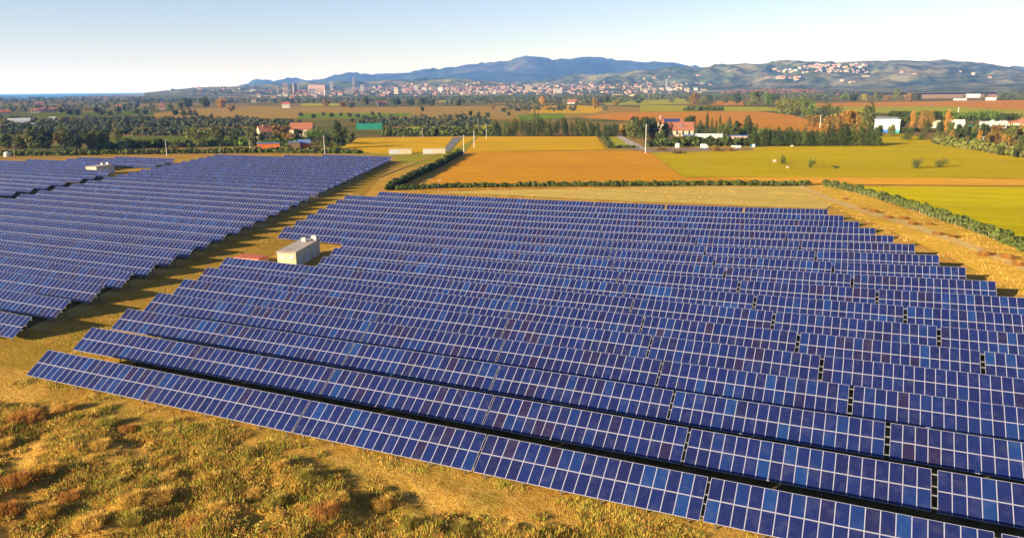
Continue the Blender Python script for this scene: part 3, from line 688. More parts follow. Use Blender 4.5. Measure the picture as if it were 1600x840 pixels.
for j, (px, py, h, wd) in enumerate([(1104.5, 203, 29, 7), (1112, 204, 22, 5), (1119, 202, 16, 4), (1124.5, 201, 24, 5), (1094, 207, 20, 10), (1139, 203, 22, 9)]):
    tree(px, py, h, wd, 'cypress', 'leaf_dark', f'slim dark cypress, {O(j+1)} of six inland of the farmhouse roof', 'cypresses inland of the farmhouse')
tree(1128, 218, 27, 30, 'round', 'leaf_olive', 'round olive tree behind the long pale barn roof')
tree(1168, 208, 28, 22, 'conifer', 'leaf_dark', 'broad dark conifer against the red ploughed field')
tree(1152, 208, 20, 18, 'round', 'leaf_dark', 'dark tree on the sea side of the broad conifer')
tree(1193, 228, 30, 28, 'round', 'leaf_green', 'bright green round tree beside the blue tent')
for j in range(21):
    px = 1178+j*9.6+r.uniform(-2, 2); h = r.uniform(24, 33)+(8 if px > 1300 else 0)*r.random()
    tree(px, 229-.004*(px-1178), h, r.uniform(15, 21), 'conifer', 'leaf_dark' if r.random() < .7 else 'leaf_hedge', f'dark bushy conifer, {O(j+1)} from the farm in the thick belt behind the meadow', 'conifer belt behind the meadow')
for j, (px, py, h, wd, k, mt) in enumerate([(1270, 199, 18, 24, 'round', 'leaf_brown'), (1300, 204, 22, 34, 'bush', 'leaf_brown'), (1325, 202, 26, 34, 'round', 'leaf_orange'), (1345, 205, 24, 28, 'round', 'leaf_brown'), (1355, 206, 40, 26, 'round', 'leaf_olive'), (1240, 180, 22, 30, 'bush', 'leaf_olive'), (1262, 182, 24, 26, 'bush', 'leaf_green'), (1220, 178, 20, 30, 'bush', 'leaf_olive'), (1287, 186, 20, 18, 'bush', 'leaf_dark'), (1305, 186, 18, 22, 'bush', 'leaf_olive'), (1180, 165, 20, 24, 'round', 'leaf_olive'), (1200, 167, 20, 20, 'round', 'leaf_green'), (1150, 164, 18, 18, 'round', 'leaf_dark')]):
    tree(px, py, h*1.2, wd*1.15, k, mt, f'autumn tree or shrub, {O(j+1)} of the loose copse behind the conifer belt', 'loose copse behind the conifer belt')
for j, px in enumerate([1406, 1424, 1440, 1452, 1479]):
    py = 207 if j != 4 else 211
    tree(px, py, [30, 36, 36, 36, 40][j], [20, 10, 16, 12, 12][j], 'round' if j == 0 else 'poplar', ['leaf_green', 'leaf_orange', 'leaf_brown', 'leaf_brown', 'leaf_orange'][j], ['green tree beside the white warehouse', 'slim orange poplar nearest the white warehouse'.replace('nearest', 'next to'), 'wide brownish poplar in the middle of the orange poplars', 'narrow brownish poplar behind the round dark bush', 'tall orange poplar standing apart before the pine row'][j])
for j in range(15):
    px = 1398+j*13+r.uniform(-3, 3)
    tree(px, 199+.03*j*3, r.uniform(23, 29), r.uniform(22, 30), 'umbrella', 'leaf_dark' if r.random() < .5 else 'leaf_green', f'flat crowned pine, {O(j+1)} from the warehouse in the row over the white houses', 'pines over the white houses')
tree(1419, 219, 20, 24, 'bush', 'leaf_dark', 'round dark bush at the edge of the meadow by the warehouse')
tree(1441, 219, 14, 15, 'bush', 'leaf_dark', 'smaller round black bush beside the bigger meadow edge bush')
for j, (px, py, h, wd, mt) in enumerate([(1466, 222, 22, 16, 'leaf_olive'), (1486, 225, 24, 14, 'leaf_brown'), (1502, 224, 26, 16, 'leaf_dark'), (1520, 230, 28, 18, 'leaf_dark'), (1528, 232, 34, 9, 'leaf_orange'), (1548, 230, 24, 26, 'leaf_brown'), (1572, 234, 26, 26, 'leaf_brown'), (1596, 236, 26, 24, 'leaf_olive'), (1562, 243, 18, 18, 'leaf_olive'), (1585, 247, 18, 10, 'leaf_dark'), (1604, 225, 30, 22, 'leaf_olive'), (1625, 240, 26, 26, 'leaf_olive')][:11]):
    tree(px, py, h, wd, 'round', mt, f'{ {"leaf_olive":"olive","leaf_brown":"brown","leaf_dark":"dark","leaf_orange":"orange"}[mt]} tree, {O(j+1)} from the warehouse along the inland meadow hedge', 'trees along the inland meadow hedge')
for j, (px, py, h, wd) in enumerate([(1223.5, 257, 15, 12), (1267.5, 262.5, 12, 13), (1305, 263.5, 5, 13), (1431, 264, 14, 17), (1470, 262, 12, 19)]):
    tree(px, py, h*1.15, wd*1.1, 'bush', 'leaf_hedge', ['lone bush beside the pale stones on the meadow', 'small grey green bush inland of the pale stones', 'tiny flat bush alone on the meadow', 'round bush, seaward one of the meadow pair', 'round bush, inland one of the meadow pair'][j])
# second band of trees, y 150-200
far = [(x_, 179+r.uniform(-1.5, 1.5), r.uniform(7, 13), r.uniform(9, 17), 'round', 'leaf_dark') for x_ in (95, 108, 122, 150, 160, 172, 186, 214, 228)]
far += [(275, 181, 10, 14, 'round', 'leaf_dark'), (287, 181, 11, 12, 'conifer', 'leaf_dark'), (297, 181, 11, 12, 'conifer', 'leaf_dark'), (305, 181, 10, 9, 'conifer', 'leaf_dark'), (331, 184, 7, 7, 'round', 'leaf_dark'), (346, 168, 17, 20, 'round', 'leaf_orange'), (362, 175, 13, 18, 'round', 'leaf_brown'), (320, 170, 20, 22, 'round', 'leaf_dark'), (295, 170, 18, 20, 'round', 'leaf_dark'), (282, 171, 14, 16, 'round', 'leaf_olive'), (265, 173, 13, 16, 'round', 'leaf_green')]
far += [(x_, y_, r.uniform(6, 10), r.uniform(7, 12), 'round', mt_) for x_, y_, mt_ in [(403, 190, 'leaf_dark'), (418, 192, 'leaf_dark'), (432, 193, 'leaf_dark'), (448, 194, 'leaf_olive'), (470, 182, 'leaf_dark'), (490, 185, 'leaf_dark'), (505, 182, 'leaf_grey'), (518, 184, 'leaf_dark'), (533, 182, 'leaf_dark'), (546, 184, 'leaf_grey'), (550, 191, 'leaf_dark'), (582, 182, 'leaf_dark'), (592, 182, 'leaf_grey'), (610, 186, 'leaf_grey'), (632, 187, 'leaf_grey'), (660, 175, 'leaf_dark'), (612, 196, 'leaf_grey'), (650, 195, 'leaf_dark'), (665, 196, 'leaf_grey'), (680, 190, 'leaf_grey'), (700, 192, 'leaf_grey'), (708, 195, 'leaf_dark'), (722, 194, 'leaf_dark'), (735, 182, 'leaf_dark'), (736, 198, 'leaf_dark'), (748, 183, 'leaf_grey'), (755, 193, 'leaf_dark'), (762, 184, 'leaf_dark'), (787, 176, 'leaf_dark'), (770, 172, 'leaf_brown'), (795, 181, 'leaf_dark')]]
far += [(510, 167, 13, 18, 'round', 'leaf_brown'), (535, 168, 11, 14, 'round', 'leaf_brown'), (550, 169, 9, 14, 'round', 'leaf_dark'), (572, 166, 17, 14, 'round', 'leaf_dark'), (455, 162, 9, 14, 'round', 'leaf_dark'), (620, 165, 11, 20, 'round', 'leaf_dark'), (640, 165, 13, 20, 'round', 'leaf_dark'), (660, 165, 12, 18, 'round', 'leaf_dark'), (674, 165, 12, 14, 'round', 'leaf_dark'), (699, 165, 11, 6, 'cypress', 'leaf_dark'), (706, 165, 12, 6, 'cypress', 'leaf_dark'), (717, 165, 11, 9, 'conifer', 'leaf_dark'), (847, 164, 14, 16, 'round', 'leaf_orange'), (859, 158, 10, 8, 'round', 'leaf_dark'), (833, 160, 12, 8, 'round', 'leaf_dark'), (876, 173, 9, 14, 'bush', 'leaf_dark'), (930, 172, 20, 14, 'round', 'leaf_brown'), (944, 173, 12, 12, 'round', 'leaf_grey'), (948, 162, 14, 14, 'round', 'leaf_dark'), (962, 166, 9, 14, 'round', 'leaf_brown'), (1050, 160, 9, 16, 'bush', 'leaf_grey'), (1085, 163, 20, 22, 'round', 'leaf_brown'), (1100, 164, 15, 18, 'round', 'leaf_olive'), (1110, 161, 14, 12, 'round', 'leaf_dark'), (1134, 161, 12, 8, 'conifer', 'leaf_dark'), (1213, 158, 12, 18, 'round', 'leaf_dark'), (1320, 158, 14, 22, 'round', 'leaf_green'), (1335, 158, 13, 18, 'round', 'leaf_dark'), (1350, 158, 12, 12, 'round', 'leaf_yellow'), (1372, 158, 17, 18, 'round', 'leaf_grey'), (1385, 158, 10, 14, 'round', 'leaf_brown'), (1402, 157, 21, 18, 'round', 'leaf_olive'), (1418, 158, 14, 18, 'round', 'leaf_brown'), (1428, 158, 14, 10, 'round', 'leaf_grey'), (1436, 158, 12, 10, 'round', 'leaf_dark'), (1540, 152, 7, 8, 'round', 'leaf_dark'), (1470, 158, 5, 6, 'round', 'leaf_olive'), (1506, 152, 4, 6, 'round', 'leaf_olive')]
far.sort(key=lambda t_: t_[0])
LMK = [(0, 240, 'on the plain below the sea horizon'), (240, 400, 'around the brown field below low hills'), (400, 600, 'on the plain below the tower blocks'), (600, 800, 'beyond the pale cabins'), (800, 1000, 'beyond the dark tree row'), (1000, 1290, 'beyond the red roofed farmhouse'), (1290, 1700, 'by the far red strip')]
cnt = {}
for px, py, h, wd, k, mt in far:
    z_ = [l for a, b_, l in LMK if a <= px < b_][0]; cnt[z_] = cnt.get(z_, 0)+1
    look = {'leaf_dark': 'dark', 'leaf_grey': 'grey green', 'leaf_olive': 'olive', 'leaf_green': 'green', 'leaf_brown': 'brown', 'leaf_orange': 'orange', 'leaf_yellow': 'yellow'}[mt]
    tree(px, py, h, wd, k, mt, f'small {look} tree, {O(cnt[z_])} from the sea {z_}', 'single trees out on the plain')

for j, (px, py, h, wd, k, mt) in enumerate([(409, 226, 22, 16, 'round', 'leaf_hedge'), (432, 224, 20, 22, 'round', 'leaf_olive'), (455, 222, 18, 20, 'round', 'leaf_brown'), (486, 221, 20, 18, 'round', 'leaf_hedge'), (447, 205, 14, 18, 'round', 'leaf_dark'), (399, 213, 20, 14, 'round', 'leaf_dark')]):
    tree(px, py, h, wd, k, mt, f'garden tree, {O(j+1)} of those crowding around the two farmhouses', 'garden trees around the farmhouses')
for j, (px, py, h, wd, k, mt) in enumerate([(1446, 207, 17, 14, 'round', 'leaf_olive'), (1468, 209, 16, 14, 'round', 'leaf_dark'), (1484, 213, 18, 12, 'round', 'leaf_hedge'), (1498, 211, 15, 10, 'round', 'leaf_dark'), (1510, 214, 17, 16, 'round', 'leaf_dark'), (1524, 212, 15, 12, 'round', 'leaf_olive'), (1538, 216, 18, 18, 'round', 'leaf_dark'), (1556, 217, 18, 20, 'round', 'leaf_brown'), (1578, 217, 18, 20, 'round', 'leaf_olive'), (1597, 216, 18, 18, 'round', 'leaf_brown'), (1392, 211, 14, 12, 'round', 'leaf_olive'), (1372, 214, 16, 14, 'round', 'leaf_dark')]):
    tree(px, py, h*1.35, wd*1.35, k, mt, f'leafy tree, {O(j+1)} from the sea in the gardens before the white houses', 'garden trees before the white houses')
for j, (px, py, h, wd, k, mt) in enumerate([(1096, 212, 18, 18, 'round', 'leaf_hedge'), (1142, 214, 22, 20, 'round', 'leaf_hedge'), (1160, 216, 20, 18, 'round', 'leaf_dark'), (1180, 218, 24, 18, 'conifer', 'leaf_dark'), (1032, 222, 22, 22, 'round', 'leaf_dark'), (975, 212, 22, 20, 'round', 'leaf_brown'), (960, 208, 16, 22, 'round', 'leaf_dark')]):
    tree(px, py, h, wd, k, mt, f'dense garden tree, {O(j+1)} from the sea around the farm barns', 'garden trees around the farm barns')

def hit(px, py):
    """where the line of sight through a photo point meets the plain or the hills"""
    d = ray(px, py); d = d/np.linalg.norm(d)
    q = BVH[0].ray_cast(Vector((0, 0, CAMH)), Vector(d), 20000)[0]
    if d[2] < 0:
        x, y, z = at(px, py)
        if q is None or math.hypot(x, y) < math.hypot(q.x, q.y): return x, y, z
    if q is None: return hit(px, py+.7)
    return q.x, q.y, q.z
# masses of far-off trees (stuff)
def scatter_wood(name, regions, mat, label, faces=26, seed=1, hm=8):
    r_ = np.random.default_rng(seed); C = []; Rr = []
    for (x0, x1, y0, y1, n_, hh) in regions:
        for _ in range(n_):
            px, py = r_.uniform(x0, x1), r_.uniform(y0, y1)
            if math.sin(px*.11+py*1.7)+math.sin(px*.043-py*.9) < -.9: continue
            x, y, z = at(px, py); h = hh*(.6+.8*r_.random())
            C.append((x, y, h*.5)); Rr.append((h*.55, h*.55, h*.5))
    n_ = len(C)*faces; V = leaves(C, Rr, n_, hm*.16, seed=seed)
    o = link(name, fast_mesh(name, V, 4, [mat])); o['kind'] = 'stuff'; o['label'] = label; o['category'] = 'woodland'; return o
scatter_wood('woodland', [(-20, 400, 151.5, 162, 700, 9), (400, 1000, 151.5, 162, 1000, 8), (1000, 1300, 148, 157, 450, 9), (1290, 1700, 140, 143, 150, 9), (1560, 1700, 147, 157, 160, 9), (0, 240, 162, 176, 260, 6)], 'far_wood', 'hazy dark green woodland spread over the distant plain', seed=5, hm=9)
scatter_wood('orchard', [(180, 400, 186, 200, 420, 3.6), (200, 420, 206, 213, 200, 3.4), (0, 200, 186, 212, 420, 3.8), (555, 770, 183, 199, 260, 3.4), (400, 470, 190, 204, 90, 3.6), (790, 900, 165, 174, 120, 4), (600, 780, 204, 209, 60, 3.2)], 'leaf_grey', 'grey green orchards and scrub between the hedges on the plain', faces=60, seed=8, hm=3.4)
def hill_wood(name, n_, label):
    r_ = np.random.default_rng(44); C = []; Rr = []
    while len(C) < n_:
        px = r_.uniform(300, 1300); py = y_h(px)+r_.uniform(-7, 6); x, y, z = hit(px, py); h = 9*(.6+.8*r_.random()); C.append((x, y, z+h*.5)); Rr.append((h*.7, h*.7, h*.55))
    V = leaves(C, Rr, n_*22, 1.6, seed=4); o = link(name, fast_mesh(name, V, 4, ['far_wood'])); o['kind'] = 'stuff'; o['label'] = label; o['category'] = 'woodland'
hill_wood('town_trees', 700, 'hazy clumps of trees standing between the town roofs')
scatter_wood('bare_woodland', [(1125, 1285, 143, 149, 420, 14), (1285, 1345, 144, 150, 60, 6)], 'far_wood_brown', 'brown leafless plantation below the hill on the inland side', faces=60, seed=9, hm=10)

# ------------------------------------------------------------------ buildings
def bld(name, px, py, loc_z=0.0, turn=0.0):
    x, y, z = at(px, py); e = empty(name, (x, y, z), face_cam(x, y)+turn); sc = float(np.array([x, y, z-CAMH])@FW)/F_PX
    return e, sc
def windows(e, xs_, z0, z1, y, wd, mat='dark_void', shutter=None):
    for xx in xs_:
        mb = MB(); mb.box(xx-wd/2, xx+wd/2, y-.06, y+.05, z0, z1); o = mb.obj('window', [mat], e)
        if shutter:
            for s in (-1, 1): mb = MB(); mb.box(xx+s*(wd*.75)-wd*.22, xx+s*(wd*.75)+wd*.22, y-.10, y-.02, z0, z1); mb.obj('shutter', [shutter], o)
def house(name, px, py, wpx, hpx, depth, wall, roof, label, cat='house', turn=0.0, floors=1, rise=.35, chimney=False, door=True, flat=False, group=None):
    e, sc = bld(name, px, py, turn=turn); wd = wpx*sc; h = hpx*sc
    mb = MB(); mb.box(-wd/2, wd/2, 0, depth, -.2, h)
    if not flat:
        rh = depth*rise; mb.quad([(-wd/2, 0, h), (-wd/2, depth, h), (-wd/2, depth/2, h+rh*.96)][::-1], 0); mb.quad([(wd/2, 0, h), (wd/2, depth, h), (wd/2, depth/2, h+rh*.96)], 0)
    mb.obj('wall', [wall], e); mb = MB()
    if flat: mb.box(-wd/2-.2, wd/2+.2, -.2, depth+.2, h+.003, h+.25); rh = .2
    else: mb.gable(-wd/2, wd/2, 0, depth, h+.02, rh, over=.4)
    ro = mb.obj('roof', [roof], e)
    if chimney: mb = MB(); mb.box(-wd*.25, -wd*.25+.8, depth*.35, depth*.35+.8, h+rh*.4, h+rh+1.0); mb.obj('chimney', ['plaster_pink'], ro)
    if floors:
        nwin = max(2, int(wd/4)); fh = h/floors
        for f_ in range(floors):
            windows(e, [-wd/2+wd*(k+.5)/nwin+(.0 if not (door and f_ == 0 and k == 0) else 1.4) for k in range(nwin)], f_*fh+fh*.4, f_*fh+fh*.8, 0, min(1.1, wd/nwin*.4))
    if door: mb = MB(); mb.box(-wd/2+wd*.08, -wd/2+wd*.08+1.0, -.07, .05, 0, 2.1); mb.obj('door', ['wood'], e)
    tag(e, label, cat, group); return e

# transformer cabins in the notches
def cabin(x0, y0, z, lx, ly, h, rz, wall, roof, label, extras=True):
    e = empty('transformer_cabin', (x0, y0, z), rz)
    mb = MB(); mb.box(0, lx, 0, ly, -.3, h); mb.obj('wall', [wall], e)
    mb = MB(); mb.box(-.15, lx+.15, -.15, ly+.15, h+.003, h+.16); mb.obj('roof', [roof], e)
    for k in range(3): mb = MB(); mb.box(lx-.02, lx+.05, 1.2+k*3.2, 2.4+k*3.2, .1, 2.1); d = mb.obj('door', ['plaster_grey'], e); mb = MB(); mb.box(lx+.05, lx+.1, 1.35+k*3.2, 1.45+k*3.2, 1.0, 1.2); mb.obj('handle', ['dark_metal'], d)
    for k in range(2): mb = MB(); mb.box(.6+k*1.5, 1.4+k*1.5, -.05, .02, 1.6, 2.1); mb.obj('vent', ['plaster_grey'], e)
    if extras:
        for xx, yy, s in ((.9, ly-2.6, .8), (2.3, ly-1.6, 1.0)): mb = MB(); mb.box(xx, xx+s, yy, yy+s, h+.16, h+.16+s*.75); mb.box(xx+.1, xx+s-.1, yy+.1, yy+s-.1, h+.16+s*.75, h+.25+s*.75); mb.obj('air_unit', ['plaster_white'], e)
    tag(e, label, 'cabin'); return e
TR = math.atan2(.392, 1)
xa, ya = atz(432.5, 394.4, 2.7); cabin(xa, ya, 0, 3.3, 11.5, 2.7, .32, 'plaster_cream', 'cabin_roof', 'long pale flat roofed cabin in the notch of the near block')
xa, ya = atz(134, 262.5, 2.7); cabin(xa, ya, 0, 4.5, 9.0, 3.1, .2, 'plaster_cream', 'cabin_roof', 'small pale cabin in the notch of the seaward block')
xa, ya = atz(366, 401.5, 1.2); e = empty('storage_tank', (xa, ya, 0), .05); mb = MB(); mb.box(0, 5.2, 0, 2.6, -.2, 1.1); mb.obj('wall', ['plaster_pink'], e); mb = MB(); mb.box(-.1, 5.3, -.1, 2.7, 1.103, 1.25); mb.obj('lid', ['red_roof'], e); tag(e, 'low red topped tank beside the grass track and the pale cabin', 'tank')

for j, (a, b_) in enumerate([(608, 643), (661, 696)]):
    e, sc = bld('site_cabin', (a+b_)/2, 241-j*.5); wd = (b_-a)*sc; h = 7.6*sc
    mb = MB(); mb.box(-wd/2+.0, -wd*.06, 0, 2.6, -.2, h); mb.obj('white_unit', ['plaster_white'], e)
    mb = MB(); mb.box(-wd*.06+.02, wd/2, 0, 2.6, -.2, h); mb.obj('cream_unit', ['plaster_cream'], e)
    mb = MB(); mb.box(-wd/2-.1, wd/2+.1, -.1, 2.7, h+.003, h+.15); mb.obj('roof', ['plaster_cream'], e)
    for k in range(2): mb = MB(); mb.box(-wd/2+1+k*2.1, -wd/2+1.7+k*2.1, -.05, .03, .3, h*.85); mb.obj('door', ['plaster_grey'], e)
    tag(e, ['two tone pale site cabin at the end of the middle block', 'two tone pale site cabin beside the grey lane'][j], 'cabin')

# farm behind the middle block
house('farmhouse', 422, 219, 28, 13, 10, 'plaster_cream', 'tile_roof', 'cream farmhouse with an orange tiled roof behind a brown tree', chimney=True, floors=2, turn=.25)
house('farmhouse', 470, 214, 34, 12, 11, 'plaster_cream', 'tile_roof', 'long farm building with a dark red tiled roof', floors=1, turn=-.2, cat='farm building')
house('shed', 420, 234.5, 34, 10, 6, 'orange_paint', 'blue_roof', 'bright orange shed with a flat grey blue roof', cat='shed', flat=True, floors=0)
house('shed', 460, 233, 18, 10, 6, 'wood', 'blue_roof', 'dark open shed between the orange shed and the yellow one', cat='shed', flat=True, floors=0, door=False)
house('shed', 476, 231.5, 18, 8, 6, 'orange_paint', 'blue_roof', 'small shed with a pitched blue sheet roof beside the green pine', cat='shed', floors=0, rise=.25)
# greenhouses
e, sc = bld('greenhouse', 577, 202.5, turn=-.05); wd = 40*sc; mb = MB(); mb.barrel(-wd/2, wd/2, 0, 12, 0, 9.5*sc, 0, 1); mb.obj('cover', ['greenhouse_green', 'dark_void'], e); tag(e, 'long bright green polytunnel behind the yellow field', 'greenhouse')
e, sc = bld('greenhouse', 31, 194.5); wd = 31*sc; mb = MB(); mb.barrel(-wd/2, wd/2, 0, 16, 0, 9.5*sc, 0, 1); mb.obj('cover', ['greenhouse_white', 'dark_void'], e); tag(e, 'big white polytunnel on the sea side of the plain', 'greenhouse')
e, sc = bld('greenhouse', 56, 196); wd = 32*sc; mb = MB(); mb.box(-wd/2, wd/2, 0, 8, 0, 1.8*sc); mb.gable(-wd/2, wd/2, 0, 8, 1.8*sc, 1.0); mb.obj('cover', ['greenhouse_white'], e); tag(e, 'low flat white greenhouse next to the big white polytunnel', 'greenhouse')
hs = [(8, 179.5, 17, 4, 'plaster_cream', 'red_roof', 'low orange lit building at the very edge on the sea side'), (54, 177, 11, 4, 'plaster_white', 'tile_roof', 'white walled farmhouse with a red roof on the sea side'), (83, 174.5, 36, 3.2, 'plaster_pink', 'tile_roof', 'long low barn with a dull red roof on the sea side'), (62, 164, 12, 3, 'plaster_pink', 'tile_roof', 'small orange roofed house before the dark coastal wood'), (83, 191, 8, 4, 'plaster_white', 'plaster_grey', 'small white shed inland of the low greenhouse'),
      (186, 170, 9, 4, 'plaster_cream', 'tile_roof', 'small orange house among trees below the sea horizon'), (254, 172, 9, 7, 'plaster_pink', 'tile_roof', 'pink house beside dark trees below the low hills'), (397, 160.5, 6, 4, 'plaster_white', 'tile_roof', 'bright white house at the end of the dark wood'), (447, 169, 12, 6, 'plaster_white', 'red_roof', 'white house with a bright red roof before the tower blocks'), (457, 160.5, 6, 8, 'plaster_white', 'red_roof', 'tall narrow white house with a red roof above its neighbour'), (597, 165.5, 13, 5, 'plaster_pink', 'tile_roof', 'pinkish house at the edge of the brown field'),
      (892, 162.5, 11, 2.6, 'plaster_white', 'tile_roof', 'low white house with orange light among the fields'), (907, 151.5, 7, 3.6, 'plaster_white', 'red_roof', 'small white house with a vivid red roof'), (895, 160, 30, 2.2, 'plaster_pink', 'tile_roof', 'long low red roofed farm before the town'), (965, 150.5, 16, 3, 'plaster_cream', 'tile_roof', 'long cream house before the industrial sheds'), (988, 150.5, 10, 3, 'plaster_cream', 'tile_roof', 'cream house next to the orchard and the industrial sheds'), (1016, 150.5, 8, 3, 'plaster_cream', 'tile_roof', 'small orange roofed house on the inland side of the cream pair'), (987, 192, 5, 7, 'plaster_white', 'red_roof', 'narrow white hut with a red roof among dark trees'),
      (1520, 153, 19, 4, 'plaster_white', 'plaster_white', 'long white farmhouse beyond the far red strip'), (1500, 157, 18, 2.4, 'plaster_grey', 'plaster_grey', 'low grey sheds before the long white farmhouse'), (1548, 157, 14, 2, 'plaster_grey', 'plaster_white', 'low pale shed on the inland side of the long white farmhouse'),
      (1495, 201, 20, 7, 'plaster_white', 'plaster_white', 'white house under the pines with a bright gable'), (1515, 201, 7, 5, 'teal_paint', 'teal_paint', 'small teal kiosk under the pine row'), (1551, 200.5, 36, 5, 'plaster_white', 'plaster_white', 'long low white building under the pine row'), (1588, 197, 22, 5, 'plaster_cream', 'tile_roof', 'house with a pink tiled roof at the end of the pine row'), (1460, 200, 14, 5, 'plaster_white', 'plaster_cream', 'pale house between the orange poplars')]
for px, py, wpx, hpx, wl, rf, lb in hs:
    house('house', px, py, wpx, hpx, 9 if wpx < 25 else 12, wl, rf, lb, floors=1 if hpx > 2.5 else 0, door=False, flat='kiosk' in lb or 'sheds' in lb, rise=.3, turn=random.uniform(-.15, .15))
# red roofed farmhouse
e, sc = bld('farmhouse', 1062, 213, turn=.12)
W, D, Hh = 42*sc, 12, 10*sc
mb = MB(); mb.box(-W*.42, W*.5, 0, D, -.2, Hh); mb.quad([(W*.5, 0, Hh), (W*.5, D, Hh), (W*.5, D/2, Hh+4.1)], 0); mb.quad([(-W*.42, 0, Hh), (-W*.42, D/2, Hh+4.1), (-W*.42, D, Hh)], 0); mb.obj('wall', ['plaster_cream'], e)
mb = MB(); mb.gable(-W*.42, W*.5, 0, D, Hh+.02, 4.3, over=.5); ro = mb.obj('roof', ['tile_roof'], e)
mb = MB(); mb.box(-W*.7, W*.2, D+.05, D+11, -.2, Hh+3.2); mb.quad([(-W*.7, D+.05, Hh+3.2), (-W*.7, D+5.5, Hh+6.2), (-W*.7, D+11, Hh+3.2)], 0); mb.quad([(W*.2, D+.05, Hh+3.2), (W*.2, D+11, Hh+3.2), (W*.2, D+5.5, Hh+6.2)], 0); mb.obj('rear_wall', ['plaster_cream'], e)
mb = MB(); mb.gable(-W*.7, W*.2, D+.05, D+11, Hh+3.22, 3.2, over=.5); r2 = mb.obj('rear_roof', ['tile_roof'], e)
mb = MB(); y1_, z1_ = D+.4, Hh+3.6; mb.quad([(-W*.5, y1_, z1_+.1), (W*.08, y1_, z1_+.1), (W*.08, y1_+4, z1_+2.5), (-W*.5, y1_+4, z1_+2.5)], 0); mb.obj('roof_solar_panels', ['solar_glass'], r2)
mb = MB(); mb.box(W*.02, W*.10, 2.2, 3.6, Hh+1.2, Hh+2.6); mb.obj('skylight', ['blue_roof'], ro)
mb = MB(); mb.box(-W*.66, -W*.61, D+4, D+5, Hh+5, Hh+8); mb.obj('chimney', ['plaster_pink'], r2)
windows(e, [-W*.3, -W*.1, W*.12, W*.35], .9, 2.3, 0, 1.2); windows(e, [-W*.3, -W*.1, W*.12, W*.35], Hh*.6, Hh*.85, 0, 1.0); mb = MB(); mb.box(-.7, .7, -.07, .05, 0, 2.2); mb.obj('door', ['wood'], e)
tag(e, 'large farmhouse with a pinkish red tiled roof and rooftop solar panels', 'house')
house('barn', 1082, 218, 30, 6, 8, 'dark_void', 'blue_roof', 'lean shed with a blue panel roof in front of the farmhouse', cat='shed', floors=0, flat=True, door=False)
house('barn', 1107, 220.5, 40, 5.5, 9, 'plaster_cream', 'greenhouse_white', 'long pale roofed barn inland of the farmhouse', cat='barn', floors=0, rise=.2)
house('barn', 1152, 218.5, 30, 5.5, 8, 'plaster_pink', 'blue_roof', 'low barn with solar panels on its roof inland of the pale barn', cat='barn', floors=1, flat=True)
# warehouse
e, sc = bld('warehouse', 1385, 207.5); wd = 36*sc; h = 24*sc
mb = MB(); mb.box(-wd/2, wd/2, 0, 40, -.2, h*.80); mb.obj('wall', ['plaster_white'], e); mb = MB(); mb.box(-wd/2-.3, wd/2+.3, -.3, 40.3, h*.803, h*.86); mb.obj('roof', ['plaster_grey'], e)
for k in range(4): mb = MB(); mb.box(-wd*.4+k*wd*.22, -wd*.4+k*wd*.22+wd*.13, -.1, .05, h*.30, h*.52); mb.obj('window', ['plaster_grey'], e)
mb = MB(); mb.box(-wd*.35, wd*.1, -.25, -.02, .1, h*.2); mb.obj('loading_door', ['blue_plastic'], e)
mb = MB(); mb.box(-wd*.1+.05+wd*.2, wd*.5, -.3, -.02, .1, h*.16); mb.obj('lower_panel', ['teal_paint'], e)
tag(e, 'big white industrial warehouse with a blue door behind the meadow', 'warehouse')
# yard objects by the farm
e, sc = bld('container', 1058, 231.5); mb = MB(); mb.box(-3.2*sc, 3.2*sc, 0, 2.5, 0, 7*sc); mb.obj('body', ['plaster_white'], e); mb = MB(); mb.box(-3.2*sc-.05, 3.2*sc+.05, -.05, 2.55, 7*sc+.003, 7*sc+.12); mb.obj('lid', ['plaster_grey'], e); tag(e, 'white upright container in the farm yard before the hedge', 'container')
for px, lb in ((1100, 'white van parked in the yard before the pale barn'), (1150, 'long white covered trailer at the inland end of the yard')):
    e, sc = bld('parked_van' if px == 1100 else 'trailer', px, 233); l_ = 6*sc
    mb = MB()
    if px == 1100: mb.box(-l_, l_*.5, 0, 2, .5, 2.4); mb.quad([(l_*.5, 0, .5), (l_, 0, .5), (l_, 0, 1.3), (l_*.7, 0, 2.1), (l_*.5, 0, 2.1)]); mb.quad([(l_*.5, 2, .5), (l_*.5, 2, 2.1), (l_*.7, 2, 2.1), (l_, 2, 1.3), (l_, 2, .5)]); mb.quad([(l_, 0, .5), (l_, 2, .5), (l_, 2, 1.3), (l_, 0, 1.3)]); mb.quad([(l_, 0, 1.3), (l_, 2, 1.3), (l_*.7, 2, 2.1), (l_*.7, 0, 2.1)]); mb.quad([(l_*.5, 0, 2.1), (l_*.7, 0, 2.1), (l_*.7, 2, 2.1), (l_*.5, 2, 2.1)])
    else: mb.box(-l_*1.2, l_*1.2, 0, 2.3, .6, 1.0); mb.barrel(-l_*1.2, l_*1.2, 0, 2.3, 1.003, .7)
    mb.obj('body', ['plaster_white'], e)
    for wx in (-l_*.6, l_*.6):
        mb = MB(); n_ = 10; P = [(wx+.38*math.cos(2*math.pi*i/n_), .38+.38*math.sin(2*math.pi*i/n_)) for i in range(n_)]
        for q, w_ in zip(P, P[1:]+P[:1]): mb.quad([(q[0], -.05, q[1]), (w_[0], -.05, w_[1]), (w_[0], .2, w_[1]), (q[0], .2, q[1])])
        mb.quad([(q[0], -.05, q[1]) for q in P][::-1]); mb.obj('wheel', ['dark_void'], e)
    tag(e, lb, 'van' if px == 1100 else 'trailer')
e, sc = bld('tent', 1177.5, 230); mb = MB(); R_ = 4.5*sc; n_ = 12
